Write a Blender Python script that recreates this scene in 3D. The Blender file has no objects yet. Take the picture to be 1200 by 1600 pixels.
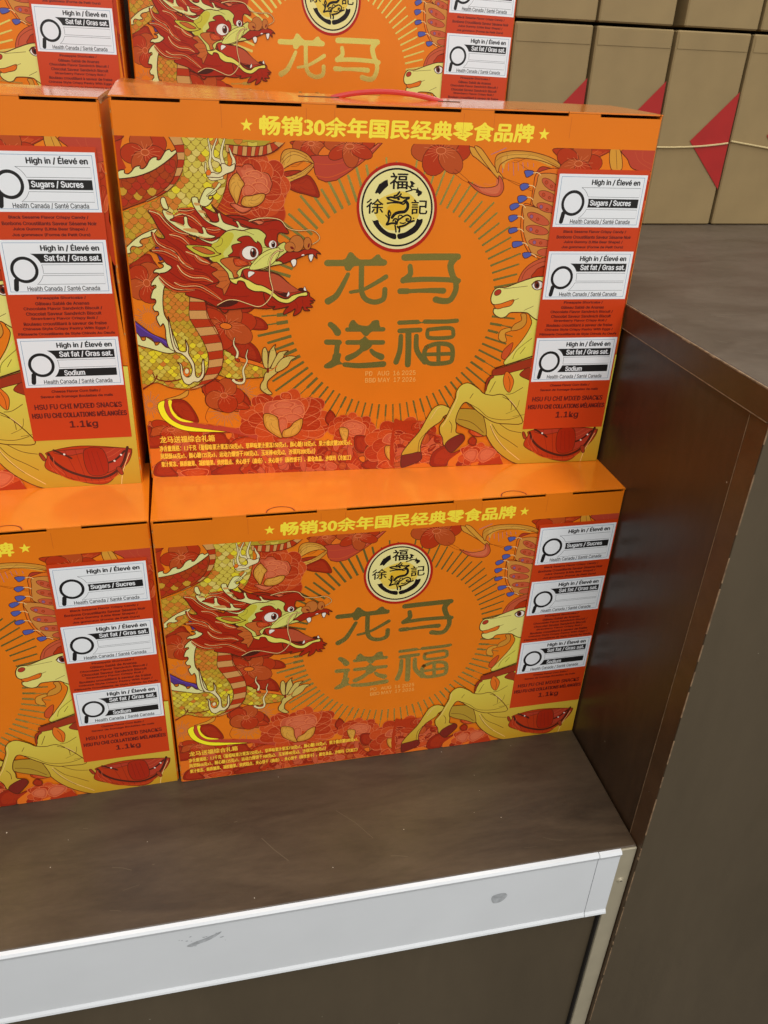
import bpy, math, random
from mathutils import Vector, Matrix
from mathutils.geometry import tessellate_polygon
scene = bpy.context.scene
col = scene.collection

# ------------------------------------------------------------------ camera
cam_d = bpy.data.cameras.new("camera")
cam = bpy.data.objects.new("camera", cam_d); col.objects.link(cam)
cam_d.sensor_fit = 'VERTICAL'; cam_d.sensor_height = 36.0
cam_d.lens = 1255.505/1600*36.0
cam_d.clip_start = 0.02; cam_d.clip_end = 60
M = Matrix([[0.9773571, 0.0700061, -0.1996805], [-0.2078842, 0.4936795, -0.8444316], [0.0394628, 0.8668216, 0.4970543]]).to_4x4()
M.translation = Vector((0.15677, -0.68051, 0.64031))
cam.matrix_world = M
scene.camera = cam

# ------------------------------------------------------------------ light: the ceiling lights of a shop hall
world = bpy.data.worlds.new("World"); scene.world = world; world.use_nodes = True
wn = world.node_tree; wn.nodes.clear()
wo = wn.nodes.new("ShaderNodeOutputWorld"); bg = wn.nodes.new("ShaderNodeBackground")
tc = wn.nodes.new("ShaderNodeTexCoord"); sx = wn.nodes.new("ShaderNodeSeparateXYZ"); rp = wn.nodes.new("ShaderNodeValToRGB")
mr = wn.nodes.new("ShaderNodeMapRange"); mr.inputs[1].default_value = -1; mr.inputs[2].default_value = 1
wn.links.new(tc.outputs['Generated'], sx.inputs[0]); wn.links.new(sx.outputs['Z'], mr.inputs[0]); wn.links.new(mr.outputs[0], rp.inputs[0])
e = rp.color_ramp.elements
e[0].position = 0.0; e[0].color = (.20, .19, .18, 1)
e[1].position = 1.0; e[1].color = (.55, .54, .52, 1)
for p_, c_ in ((.40, (.27, .26, .23, 1)), (.455, (.34, .33, .28, 1)), (.492, (1.9, 1.8, 1.6, 1)), (.54, (2.3, 2.2, 2.0, 1)), (.60, (.95, .93, .88, 1))):
    k = e.new(p_); k.color = c_
wn.links.new(rp.outputs[0], bg.inputs[0]); bg.inputs[1].default_value = 0.42
wn.links.new(bg.outputs[0], wo.inputs[0])
def area(name, loc, rot, sx_, sy_, power, colr):
    d = bpy.data.lights.new(name, 'AREA'); d.shape = 'RECTANGLE'; d.size = sx_; d.size_y = sy_; d.energy = power; d.color = colr
    o = bpy.data.objects.new(name, d); col.objects.link(o); o.location = loc; o.rotation_euler = [math.radians(a) for a in rot]
    return o
area("ceiling_light", (-0.5, -0.9, 3.1), (12, 0, 0), 0.5, 3.4, 47, (1, .97, .92))
area("ceiling_light", (1.3, -0.9, 3.1), (12, 0, 0), 0.5, 3.4, 47, (1, .97, .92))
area("ceiling_light", (0.4, 1.9, 3.1), (-14, 0, 0), 3.6, 0.5, 42, (1, .96, .90))
area("ceiling_light", (0.2, -4.2, 3.0), (38, 0, 0), 4.0, 0.6, 105, (.97, .98, 1.0))
scene.view_settings.view_transform = 'Standard'; scene.view_settings.look = 'None'
scene.view_settings.exposure = 0.0; scene.view_settings.gamma = 1.0
scene.cycles.max_bounces = 6

# ------------------------------------------------------------------ materials
def lin(c):
    r = []
    for v in c:
        v /= 255.0
        r.append(v/12.92 if v <= .04045 else ((v+.055)/1.055)**2.4)
    return r
def mat(name, rgb, rough=.45, metal=0., noise=None, spec=.5, bump=0., bscale=200., coat=0.):
    m = bpy.data.materials.new(name); m.use_nodes = True; nt = m.node_tree; b = nt.nodes['Principled BSDF']
    c = lin(rgb); b.inputs['Base Color'].default_value = (*c, 1); b.inputs['Roughness'].default_value = rough
    b.inputs['Metallic'].default_value = metal; b.inputs['Specular IOR Level'].default_value = spec
    if coat: b.inputs['Coat Weight'].default_value = coat; b.inputs['Coat Roughness'].default_value = .15
    if noise or bump:
        t = nt.nodes.new('ShaderNodeTexCoord'); n = nt.nodes.new('ShaderNodeTexNoise'); n.inputs['Scale'].default_value = bscale; n.inputs['Detail'].default_value = 5
        nt.links.new(t.outputs['Object'], n.inputs['Vector'])
        if noise:
            r = nt.nodes.new('ShaderNodeValToRGB'); r.color_ramp.elements[0].position = .3; r.color_ramp.elements[1].position = .7
            r.color_ramp.elements[0].color = (*[x*(1-noise) for x in c], 1); r.color_ramp.elements[1].color = (*[min(1, x*(1+noise)) for x in c], 1)
            nt.links.new(n.outputs['Fac'], r.inputs[0]); nt.links.new(r.outputs[0], b.inputs['Base Color'])
        if bump:
            bp = nt.nodes.new('ShaderNodeBump'); bp.inputs['Strength'].default_value = bump; bp.inputs['Distance'].default_value = .001
            nt.links.new(n.outputs['Fac'], bp.inputs['Height']); nt.links.new(bp.outputs[0], b.inputs['Normal'])
    return m
PAL = dict(  # print inks (sRGB)
 rd=(180,52,14), lf=(152,36,10), br=(100,36,10), or_=(226,112,28), pk=(232,128,78), rl=(204,82,36), go=(206,140,48), ly=(216,150,50),
 rb=(186,66,44), rp=(198,86,52), br2=(184,76,28), gr=(150,118,104), mo=(120,28,14), by=(250,238,40), mn=(166,36,10), dk=(84,34,12), rs=(170,62,16),
 ol=(176,150,40), cr=(222,218,146), cw=(228,214,160), cl=(240,196,130), vi=(84,52,128), vl=(112,74,176), t2=(206,150,84), db=(74,28,16), ck=(196,98,38),
 tg=(182,50,24), tl=(184,78,46), wh=(236,228,214), by2=(226,214,96), fy=(206,204,104), fy2=(198,186,56), fy3=(216,212,108), rd2=(176,56,34), ib=(110,42,26),
 bk=(24,16,16), lip=(164,38,12), sn=(192,110,44), pw=(206,180,92), t3=(206,134,58), br3=(190,70,34), bv2=(150,96,130), bv=(140,110,170), bl=(84,92,164),
 hc=(226,216,122), hd=(178,142,44), ha=(158,52,24), ho=(122,34,22), er=(176,30,16), eg=(232,220,146), eg2=(228,196,80), eg3=(226,178,44),
 rdl=(200,72,24), rpl=(212,106,68), lfl=(170,48,16), rll=(216,104,54), gol=(218,158,62), s1=(200,150,44), s2=(176,48,20), s3=(206,184,70), s4=(226,206,42), s5=(206,120,40), s6=(216,194,100), sl=(122,84,14), s7=(190,156,42))
MATS = {k.rstrip('_'): mat('ink_' + k.rstrip('_'), v, .36, spec=.34, bump=.3, bscale=16) for k, v in PAL.items()}
# horse: the print itself fades from yellow green to ochre
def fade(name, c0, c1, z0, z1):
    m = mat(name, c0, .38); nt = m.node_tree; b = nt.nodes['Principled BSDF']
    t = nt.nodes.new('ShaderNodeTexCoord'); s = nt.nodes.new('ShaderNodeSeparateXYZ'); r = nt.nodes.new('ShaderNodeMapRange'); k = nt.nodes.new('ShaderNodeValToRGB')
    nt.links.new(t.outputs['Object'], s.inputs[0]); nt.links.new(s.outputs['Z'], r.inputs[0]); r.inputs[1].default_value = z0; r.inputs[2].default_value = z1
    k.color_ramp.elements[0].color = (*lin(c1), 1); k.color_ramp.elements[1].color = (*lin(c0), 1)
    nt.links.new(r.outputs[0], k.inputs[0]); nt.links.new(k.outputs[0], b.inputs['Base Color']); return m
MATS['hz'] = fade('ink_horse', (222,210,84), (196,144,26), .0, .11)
MATS['fo'] = mat('gold_foil', (246,228,124), .24, 1.0, bump=.3, bscale=16)
MATS['fr'] = MATS['fo']
MATS['white'] = mat('sticker_white', (232,234,236), .42)
MATS['black'] = mat('sticker_black', (22,20,20), .45)
MATS['thin'] = mat('sticker_line', (50,54,60), .45)
MATS['blue'] = mat('sticker_blue_line', (120,150,180), .45)
MATS['stick'] = mat('sticker_red', (201,60,9), .42)
MATS['stext'] = mat('sticker_text', (92,18,12), .45)
MATS['txt'] = mat('banner_yellow', (250,226,60), .4)
MATS['date'] = mat('date_ink', (240,176,90), .5)
MATS['cont'] = mat('contents_yellow', (250,200,60), .4)
MATS['crease'] = mat('crease', (196,88,14), .5)
m_card = mat('carton_orange', (228,120,18), .36, noise=.05, bscale=14, bump=.3, spec=.36)
m_lid = mat('carton_orange_gloss', (230,124,24), .24, noise=.06, bscale=22, bump=.6, coat=.9)
m_in = mat('carton_inside', (70,48,34), .8)
m_kraft = mat('kraft_board', (142,120,80), .75, noise=.07, bscale=22, bump=.1)
m_kedge = mat('kraft_edge', (178,152,108), .75, noise=.08, bscale=60)
m_dia = mat('red_paper', (164,26,22), .45, noise=.08, bscale=30)
m_string = mat('string', (196,176,128), .8, noise=.2, bscale=900)
m_handle = mat('red_strap', (186,44,36), .3)
m_alu = mat('label_strip', (220,223,226), .34, noise=.05, bscale=7, bump=.05)
m_metal = mat('metal_trim', (172,162,138), .42, metal=.15, noise=.06, bscale=40)
m_dark = mat('dark_gap', (24,19,15), .7)

def wood(name, c0, c1, rough, stretch=(1.2, 9, 9), scratch=.35, seed=0, grain=.2):
    m = bpy.data.materials.new(name); m.use_nodes = True; nt = m.node_tree; b = nt.nodes['Principled BSDF']
    t = nt.nodes.new('ShaderNodeTexCoord'); mp = nt.nodes.new('ShaderNodeMapping'); mp.inputs['Scale'].default_value = stretch; mp.inputs['Location'].default_value = (seed, seed*1.7, seed*.3)
    nt.links.new(t.outputs['Object'], mp.inputs[0])
    n = nt.nodes.new('ShaderNodeTexNoise'); n.inputs['Scale'].default_value = 2.2; n.inputs['Detail'].default_value = 9; n.inputs['Roughness'].default_value = .62; n.inputs['Distortion'].default_value = .7
    nt.links.new(mp.outputs[0], n.inputs['Vector'])
    r = nt.nodes.new('ShaderNodeValToRGB'); r.color_ramp.elements[0].position = .3; r.color_ramp.elements[1].position = .72
    r.color_ramp.elements[0].color = (*lin(c0), 1); r.color_ramp.elements[1].color = (*lin(c1), 1)
    nt.links.new(n.outputs['Fac'], r.inputs[0])
    # fine pale scuffs and specks
    n2 = nt.nodes.new('ShaderNodeTexNoise'); n2.inputs['Scale'].default_value = 7; n2.inputs['Detail'].default_value = 12; n2.inputs['Roughness'].default_value = .8
    mp2 = nt.nodes.new('ShaderNodeMapping'); mp2.inputs['Scale'].default_value = (2.0, 14, 14); mp2.inputs['Rotation'].default_value = (0, 0, .45)
    nt.links.new(t.outputs['Object'], mp2.inputs[0]); nt.links.new(mp2.outputs[0], n2.inputs['Vector'])
    r2 = nt.nodes.new('ShaderNodeValToRGB'); r2.color_ramp.elements[0].position = .60; r2.color_ramp.elements[1].position = .78
    r2.color_ramp.elements[0].color = (0, 0, 0, 1); r2.color_ramp.elements[1].color = (scratch,)*3 + (1,)
    nt.links.new(n2.outputs['Fac'], r2.inputs[0])
    mx = nt.nodes.new('ShaderNodeMix'); mx.data_type = 'RGBA'
    n3 = nt.nodes.new('ShaderNodeTexNoise'); n3.inputs['Scale'].default_value = 1; n3.inputs['Detail'].default_value = 6; n3.inputs['Roughness'].default_value = .7
    mp3 = nt.nodes.new('ShaderNodeMapping'); mp3.inputs['Scale'].default_value = tuple(22*v for v in stretch); nt.links.new(t.outputs['Object'], mp3.inputs[0]); nt.links.new(mp3.outputs[0], n3.inputs['Vector'])
    r3 = nt.nodes.new('ShaderNodeMapRange'); r3.inputs[1].default_value = .3; r3.inputs[2].default_value = .7; r3.inputs[3].default_value = 1-grain; r3.inputs[4].default_value = 1+grain; nt.links.new(n3.outputs['Fac'], r3.inputs[0])
    mg = nt.nodes.new('ShaderNodeVectorMath'); mg.operation = 'SCALE'; nt.links.new(r.outputs[0], mg.inputs[0]); nt.links.new(r3.outputs[0], mg.inputs['Scale'])
    nt.links.new(r2.outputs[0], mx.inputs[0]); nt.links.new(mg.outputs[0], mx.inputs[6]); mx.inputs[7].default_value = (*lin((150,132,108)), 1)
    v = nt.nodes.new('ShaderNodeTexVoronoi'); v.inputs['Scale'].default_value = 23; v.feature = 'F1'
    nt.links.new(t.outputs['Object'], v.inputs['Vector'])
    lt = nt.nodes.new('ShaderNodeMath'); lt.operation = 'LESS_THAN'; lt.inputs[1].default_value = .016; nt.links.new(v.outputs['Distance'], lt.inputs[0])
    ml = nt.nodes.new('ShaderNodeMath'); ml.operation = 'MULTIPLY'; ml.inputs[1].default_value = .55; nt.links.new(lt.outputs[0], ml.inputs[0])
    mx2 = nt.nodes.new('ShaderNodeMix'); mx2.data_type = 'RGBA'; nt.links.new(ml.outputs[0], mx2.inputs[0]); nt.links.new(mx.outputs[2], mx2.inputs[6]); mx2.inputs[7].default_value = (*lin((190,180,160)), 1)
    nt.links.new(mx2.outputs[2], b.inputs['Base Color'])
    ra = nt.nodes.new('ShaderNodeMapRange'); ra.inputs[3].default_value = rough*.8; ra.inputs[4].default_value = rough*1.3
    nt.links.new(n.outputs['Fac'], ra.inputs[0]); nt.links.new(ra.outputs[0], b.inputs['Roughness'])
    bp = nt.nodes.new('ShaderNodeBump'); bp.inputs['Strength'].default_value = .08; bp.inputs['Distance'].default_value = .001
    nt.links.new(n2.outputs['Fac'], bp.inputs['Height']); nt.links.new(bp.outputs[0], b.inputs['Normal'])
    return m
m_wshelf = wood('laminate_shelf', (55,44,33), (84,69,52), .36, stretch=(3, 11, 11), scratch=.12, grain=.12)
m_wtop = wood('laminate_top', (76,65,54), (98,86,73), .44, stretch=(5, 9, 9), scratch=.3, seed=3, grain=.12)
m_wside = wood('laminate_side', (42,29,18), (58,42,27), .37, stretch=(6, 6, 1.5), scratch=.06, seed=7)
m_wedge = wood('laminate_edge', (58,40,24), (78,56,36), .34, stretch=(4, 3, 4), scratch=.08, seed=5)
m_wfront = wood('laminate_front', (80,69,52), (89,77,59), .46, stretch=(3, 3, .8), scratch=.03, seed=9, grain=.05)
m_seam = mat('worn_seam', (128,104,78), .6, noise=.4, bscale=160)

# ------------------------------------------------------------------ mesh helpers
class MB:
    def __init__(s): s.v = []; s.f = []; s.m = []; s.ms = []
    def mi(s, m):
        if m not in s.ms: s.ms.append(m)
        return s.ms.index(m)
    def face(s, idx, m): s.f.append(idx); s.m.append(s.mi(m))
    def poly(s, pts, m):
        b = len(s.v); s.v += [tuple(p) for p in pts]; s.face(list(range(b, b+len(pts))), m)
    def box(s, x0, x1, y0, y1, z0, z1, m, ch=0.):
        if ch > 0:
            # chamfered box
            b = len(s.v)
            import itertools
            idx = {}
            for ix, iy, iz in itertools.product((0, 1), repeat=3):
                X = (x0, x1)[ix]; Y = (y0, y1)[iy]; Z = (z0, z1)[iz]
                sx, sy, sz = (ch, -ch)[ix], (ch, -ch)[iy], (ch, -ch)[iz]
                idx[ix, iy, iz, 'x'] = len(s.v); s.v.append((X, Y+sy, Z+sz))
                idx[ix, iy, iz, 'y'] = len(s.v); s.v.append((X+sx, Y, Z+sz))
                idx[ix, iy, iz, 'z'] = len(s.v); s.v.append((X+sx, Y+sy, Z))
            def q(l, cen):
                p = [Vector(s.v[i]) for i in l]; n = (p[1]-p[0]).cross(p[2]-p[0])
                c = sum(p, Vector())/len(p) - Vector(cen)
                s.face(l if n.dot(c) > 0 else l[::-1], m)
            C_ = ((x0+x1)/2, (y0+y1)/2, (z0+z1)/2)
            for i in (0, 1):
                q([idx[i, 0, 0, 'x'], idx[i, 1, 0, 'x'], idx[i, 1, 1, 'x'], idx[i, 0, 1, 'x']], C_)
                q([idx[0, i, 0, 'y'], idx[1, i, 0, 'y'], idx[1, i, 1, 'y'], idx[0, i, 1, 'y']], C_)
                q([idx[0, 0, i, 'z'], idx[1, 0, i, 'z'], idx[1, 1, i, 'z'], idx[0, 1, i, 'z']], C_)
                for j in (0, 1):
                    q([idx[i, j, 0, 'x'], idx[i, j, 1, 'x'], idx[i, j, 1, 'y'], idx[i, j, 0, 'y']], C_)
                    q([idx[i, 0, j, 'x'], idx[i, 1, j, 'x'], idx[i, 1, j, 'z'], idx[i, 0, j, 'z']], C_)
                    q([idx[0, i, j, 'y'], idx[1, i, j, 'y'], idx[1, i, j, 'z'], idx[0, i, j, 'z']], C_)
            for ix, iy, iz in itertools.product((0, 1), repeat=3):
                q([idx[ix, iy, iz, c] for c in 'xyz'], C_)
            return
        p = [(x0,y0,z0),(x1,y0,z0),(x1,y1,z0),(x0,y1,z0),(x0,y0,z1),(x1,y0,z1),(x1,y1,z1),(x0,y1,z1)]
        b = len(s.v); s.v += p
        for q in ((0,3,2,1),(4,5,6,7),(0,1,5,4),(2,3,7,6),(1,2,6,5),(3,0,4,7)): s.face([b+i for i in q], m)
    def tube(s, pts, r, m, n=8, flat=1.):
        b = len(s.v); P_ = [Vector(p) for p in pts]
        for i, p in enumerate(P_):
            t = (P_[min(i+1, len(P_)-1)] - P_[max(i-1, 0)]).normalized()
            up = Vector((0, 1, 0)) if abs(t.y) < .9 else Vector((0, 0, 1)); a = t.cross(up).normalized(); c = t.cross(a)
            for k in range(n):
                q = 2*math.pi*k/n; s.v.append(tuple(p + a*r*flat*math.cos(q) + c*r*math.sin(q)))
        for i in range(len(P_)-1):
            for k in range(n): s.face([b+i*n+k, b+i*n+(k+1) % n, b+(i+1)*n+(k+1) % n, b+(i+1)*n+k], m)
        s.face([b+k for k in range(n)][::-1], m); s.face([b+(len(P_)-1)*n+k for k in range(n)], m)
    def mesh(s, name):
        me = bpy.data.meshes.new(name); me.from_pydata(s.v, [], s.f)
        for m in s.ms: me.materials.append(m)
        me.polygons.foreach_set('material_index', s.m); me.update(); return me
    def obj(s, name, parent=None, loc=None):
        o = bpy.data.objects.new(name, s.mesh(name)); col.objects.link(o)
        if parent: o.parent = parent
        if loc: o.location = loc
        return o
def empty(name, loc=(0, 0, 0)):
    o = bpy.data.objects.new(name, None); col.objects.link(o); o.location = loc; o.empty_display_size = .05; return o
def tag(o, label, cat=None, group=None):
    o['label'] = label
    if cat: o['category'] = cat
    if group: o['group'] = group
    return o
def copy_tree(o, parent=None):
    c = o.copy(); col.objects.link(c)
    if parent: c.parent = parent
    for ch in list(o.children): copy_tree(ch, c)
    return c

# ------------------------------------------------------------------ flat print: inks in layers a few microns thick, millimetre coordinates on the face
STEP = 0.0025   # mm per ink layer
class Print:
    """collects 2D ink shapes (mm) and stacks them so that a later shape lies on an earlier one"""
    boxes = []
    def __init__(s, clip=None, base=.05): s.el = []; s.clip = clip; s.base = base
def cell(v): return int(math.floor(v/1.5))
class Stack:
    def __init__(s): s.h = {}
    def level(s, x0, y0, x1, y1):
        L = 0; ks = [(a, b) for a in range(cell(x0), cell(x1)+1) for b in range(cell(y0), cell(y1)+1)]
        for k in ks: L = max(L, s.h.get(k, 0))
        for k in ks: s.h[k] = L+1
        return L
def cliptri(t, r):
    for ax, sgn, lim in ((0, 1, r[0]), (0, -1, r[2]), (1, 1, r[1]), (1, -1, r[3])):
        o = []
        for i in range(len(t)):
            a, b = t[i], t[(i+1) % len(t)]; da = sgn*(a[ax]-lim); db = sgn*(b[ax]-lim)
            if da >= 0: o.append(a)
            if (da >= 0) != (db >= 0):
                k = da/(da-db); o.append((a[0]+(b[0]-a[0])*k, a[1]+(b[1]-a[1])*k))
        t = o
        if len(t) < 3: return []
    return t
class Ink:
    def __init__(s, stack, clip, base): s.mb = MB(); s.st = stack; s.clip = clip; s.base = base
    def emit(s, polys, m):
        if s.clip: polys = [q for q in (cliptri(p, s.clip) for p in polys) if q]
        if not polys: return
        xs = [p[0] for q in polys for p in q]; ys = [p[1] for q in polys for p in q]
        L = s.st.level(min(xs), min(ys), max(xs), max(ys)); y = -(s.base + L*STEP)*.001
        for q in polys:
            a = sum(q[i][0]*q[(i+1) % len(q)][1]-q[(i+1) % len(q)][0]*q[i][1] for i in range(len(q)))
            if abs(a) < 1e-5: continue
            if a < 0: q = q[::-1]
            s.mb.poly([(p[0]*.001, y, p[1]*.001) for p in q], m)
    def fill(s, pts, m):
        tris = tessellate_polygon([[Vector((p[0], p[1], 0)) for p in pts]])
        s.emit([[pts[i] for i in t] for t in tris], m)
    def stroke(s, pts, w, m, w1=None, cap=True):
        # resampled polyline with round ends; width runs from w to w1
        n = len(pts); w1 = w if w1 is None else w1
        if n < 2: return
        Lf = []; Rt = []
        for i in range(n):
            a = pts[max(i-1, 0)]; b = pts[min(i+1, n-1)]; dx, dy = b[0]-a[0], b[1]-a[1]; l = math.hypot(dx, dy) or 1
            h = (w+(w1-w)*i/(n-1))/2
            Lf.append((pts[i][0]-dy/l*h, pts[i][1]+dx/l*h)); Rt.append((pts[i][0]+dy/l*h, pts[i][1]-dx/l*h))
        polys = [[Lf[i], Rt[i], Rt[i+1], Lf[i+1]] for i in range(n-1)]
        if cap and max(w, w1) > .6:
            for p, h, q in ((pts[0], w/2, pts[1]), (pts[-1], w1/2, pts[-2])):
                a0 = math.atan2(p[1]-q[1], p[0]-q[0])
                polys.append([(p[0]+h*math.cos(a0+t), p[1]+h*math.sin(a0+t)) for t in [math.pi*(k/6-.5) for k in range(7)]])
        s.emit(polys, m)
def smooth(p, closed, sub=5):
    n = len(p); o = []
    if n < 3: return list(p)
    for i in range(n if closed else n-1):
        if closed: a, b, c, d = p[i-1], p[i], p[(i+1) % n], p[(i+2) % n]
        else: a, b, c, d = p[max(i-1, 0)], p[i], p[i+1], p[min(i+2, n-1)]
        L = math.hypot(c[0]-b[0], c[1]-b[1]); k_ = max(1, min(sub, int(L/1.2)+1))
        for k in range(k_):
            t = k/k_; t2 = t*t; t3 = t2*t
            o.append(tuple(.5*(2*b[j]+(c[j]-a[j])*t+(2*a[j]-5*b[j]+4*c[j]-d[j])*t2+(3*b[j]-a[j]-3*c[j]+d[j])*t3) for j in (0, 1)))
    if not closed: o.append(p[-1])
    return o
def inside(p, poly):
    c = False; j = len(poly)-1
    for i in range(len(poly)):
        a, b = poly[i], poly[j]
        if (a[1] > p[1]) != (b[1] > p[1]) and p[0] < (b[0]-a[0])*(p[1]-a[1])/(b[1]-a[1])+a[0]: c = not c
        j = i
    return c
def ell(cx, cy, rx, ry, rot=0, n=18):
    c, s_ = math.cos(rot), math.sin(rot)
    return [(cx+rx*math.cos(q)*c-ry*math.sin(q)*s_, cy+rx*math.cos(q)*s_+ry*math.sin(q)*c) for q in [2*math.pi*k/n for k in range(n)]]
TXT = {}
FONT = None
try: FONT = bpy.data.fonts.load(bpy.utils.system_resource('DATAFILES', path='fonts')+'/Inter.woff2')
except Exception: pass
def text_polys(body, bold=0.):
    bold = 0.; k = (body, bold)
    if k not in TXT:
        c = bpy.data.curves.new('t', 'FONT'); c.body = body; c.resolution_u = 4; c.offset = bold
        if FONT and all(ord(ch) < 0x2000 for ch in body): c.font = FONT
        o = bpy.data.objects.new('t', c); col.objects.link(o)
        dg = bpy.context.evaluated_depsgraph_get(); dg.update()
        me = bpy.data.meshes.new_from_object(o.evaluated_get(dg))
        TXT[k] = [[(me.vertices[i].co.x, me.vertices[i].co.y) for i in p.vertices] for p in me.polygons]
        bpy.data.objects.remove(o); bpy.data.meshes.remove(me)
    return TXT[k]
def put_text(ink, body, x0, x1, y0, y1, m, bold=.0, shear=0., rot=0.):
    P_ = text_polys(body, bold)
    xs = [p[0] for q in P_ for p in q]; ys = [p[1] for q in P_ for p in q]
    if not xs: return
    ax, bx, ay, by = min(xs), max(xs), min(ys), max(ys)
    sx_ = (x1-x0)/(bx-ax); sy_ = (y1-y0)/(by-ay)
    b = bold*(y1-y0)*1.1
    offs = [(0, 0)] if bold <= 0 else [(-b, 0), (b, 0), (0, b*.7), (0, -b*.7)]
    for ox_, oy_ in offs:
        ink.emit([[(ox_+x0+(p[0]-ax)*sx_+shear*(p[1]-ay)*sy_, oy_+y0+(p[1]-ay)*sy_) for p in q] for q in P_], m)

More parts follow.
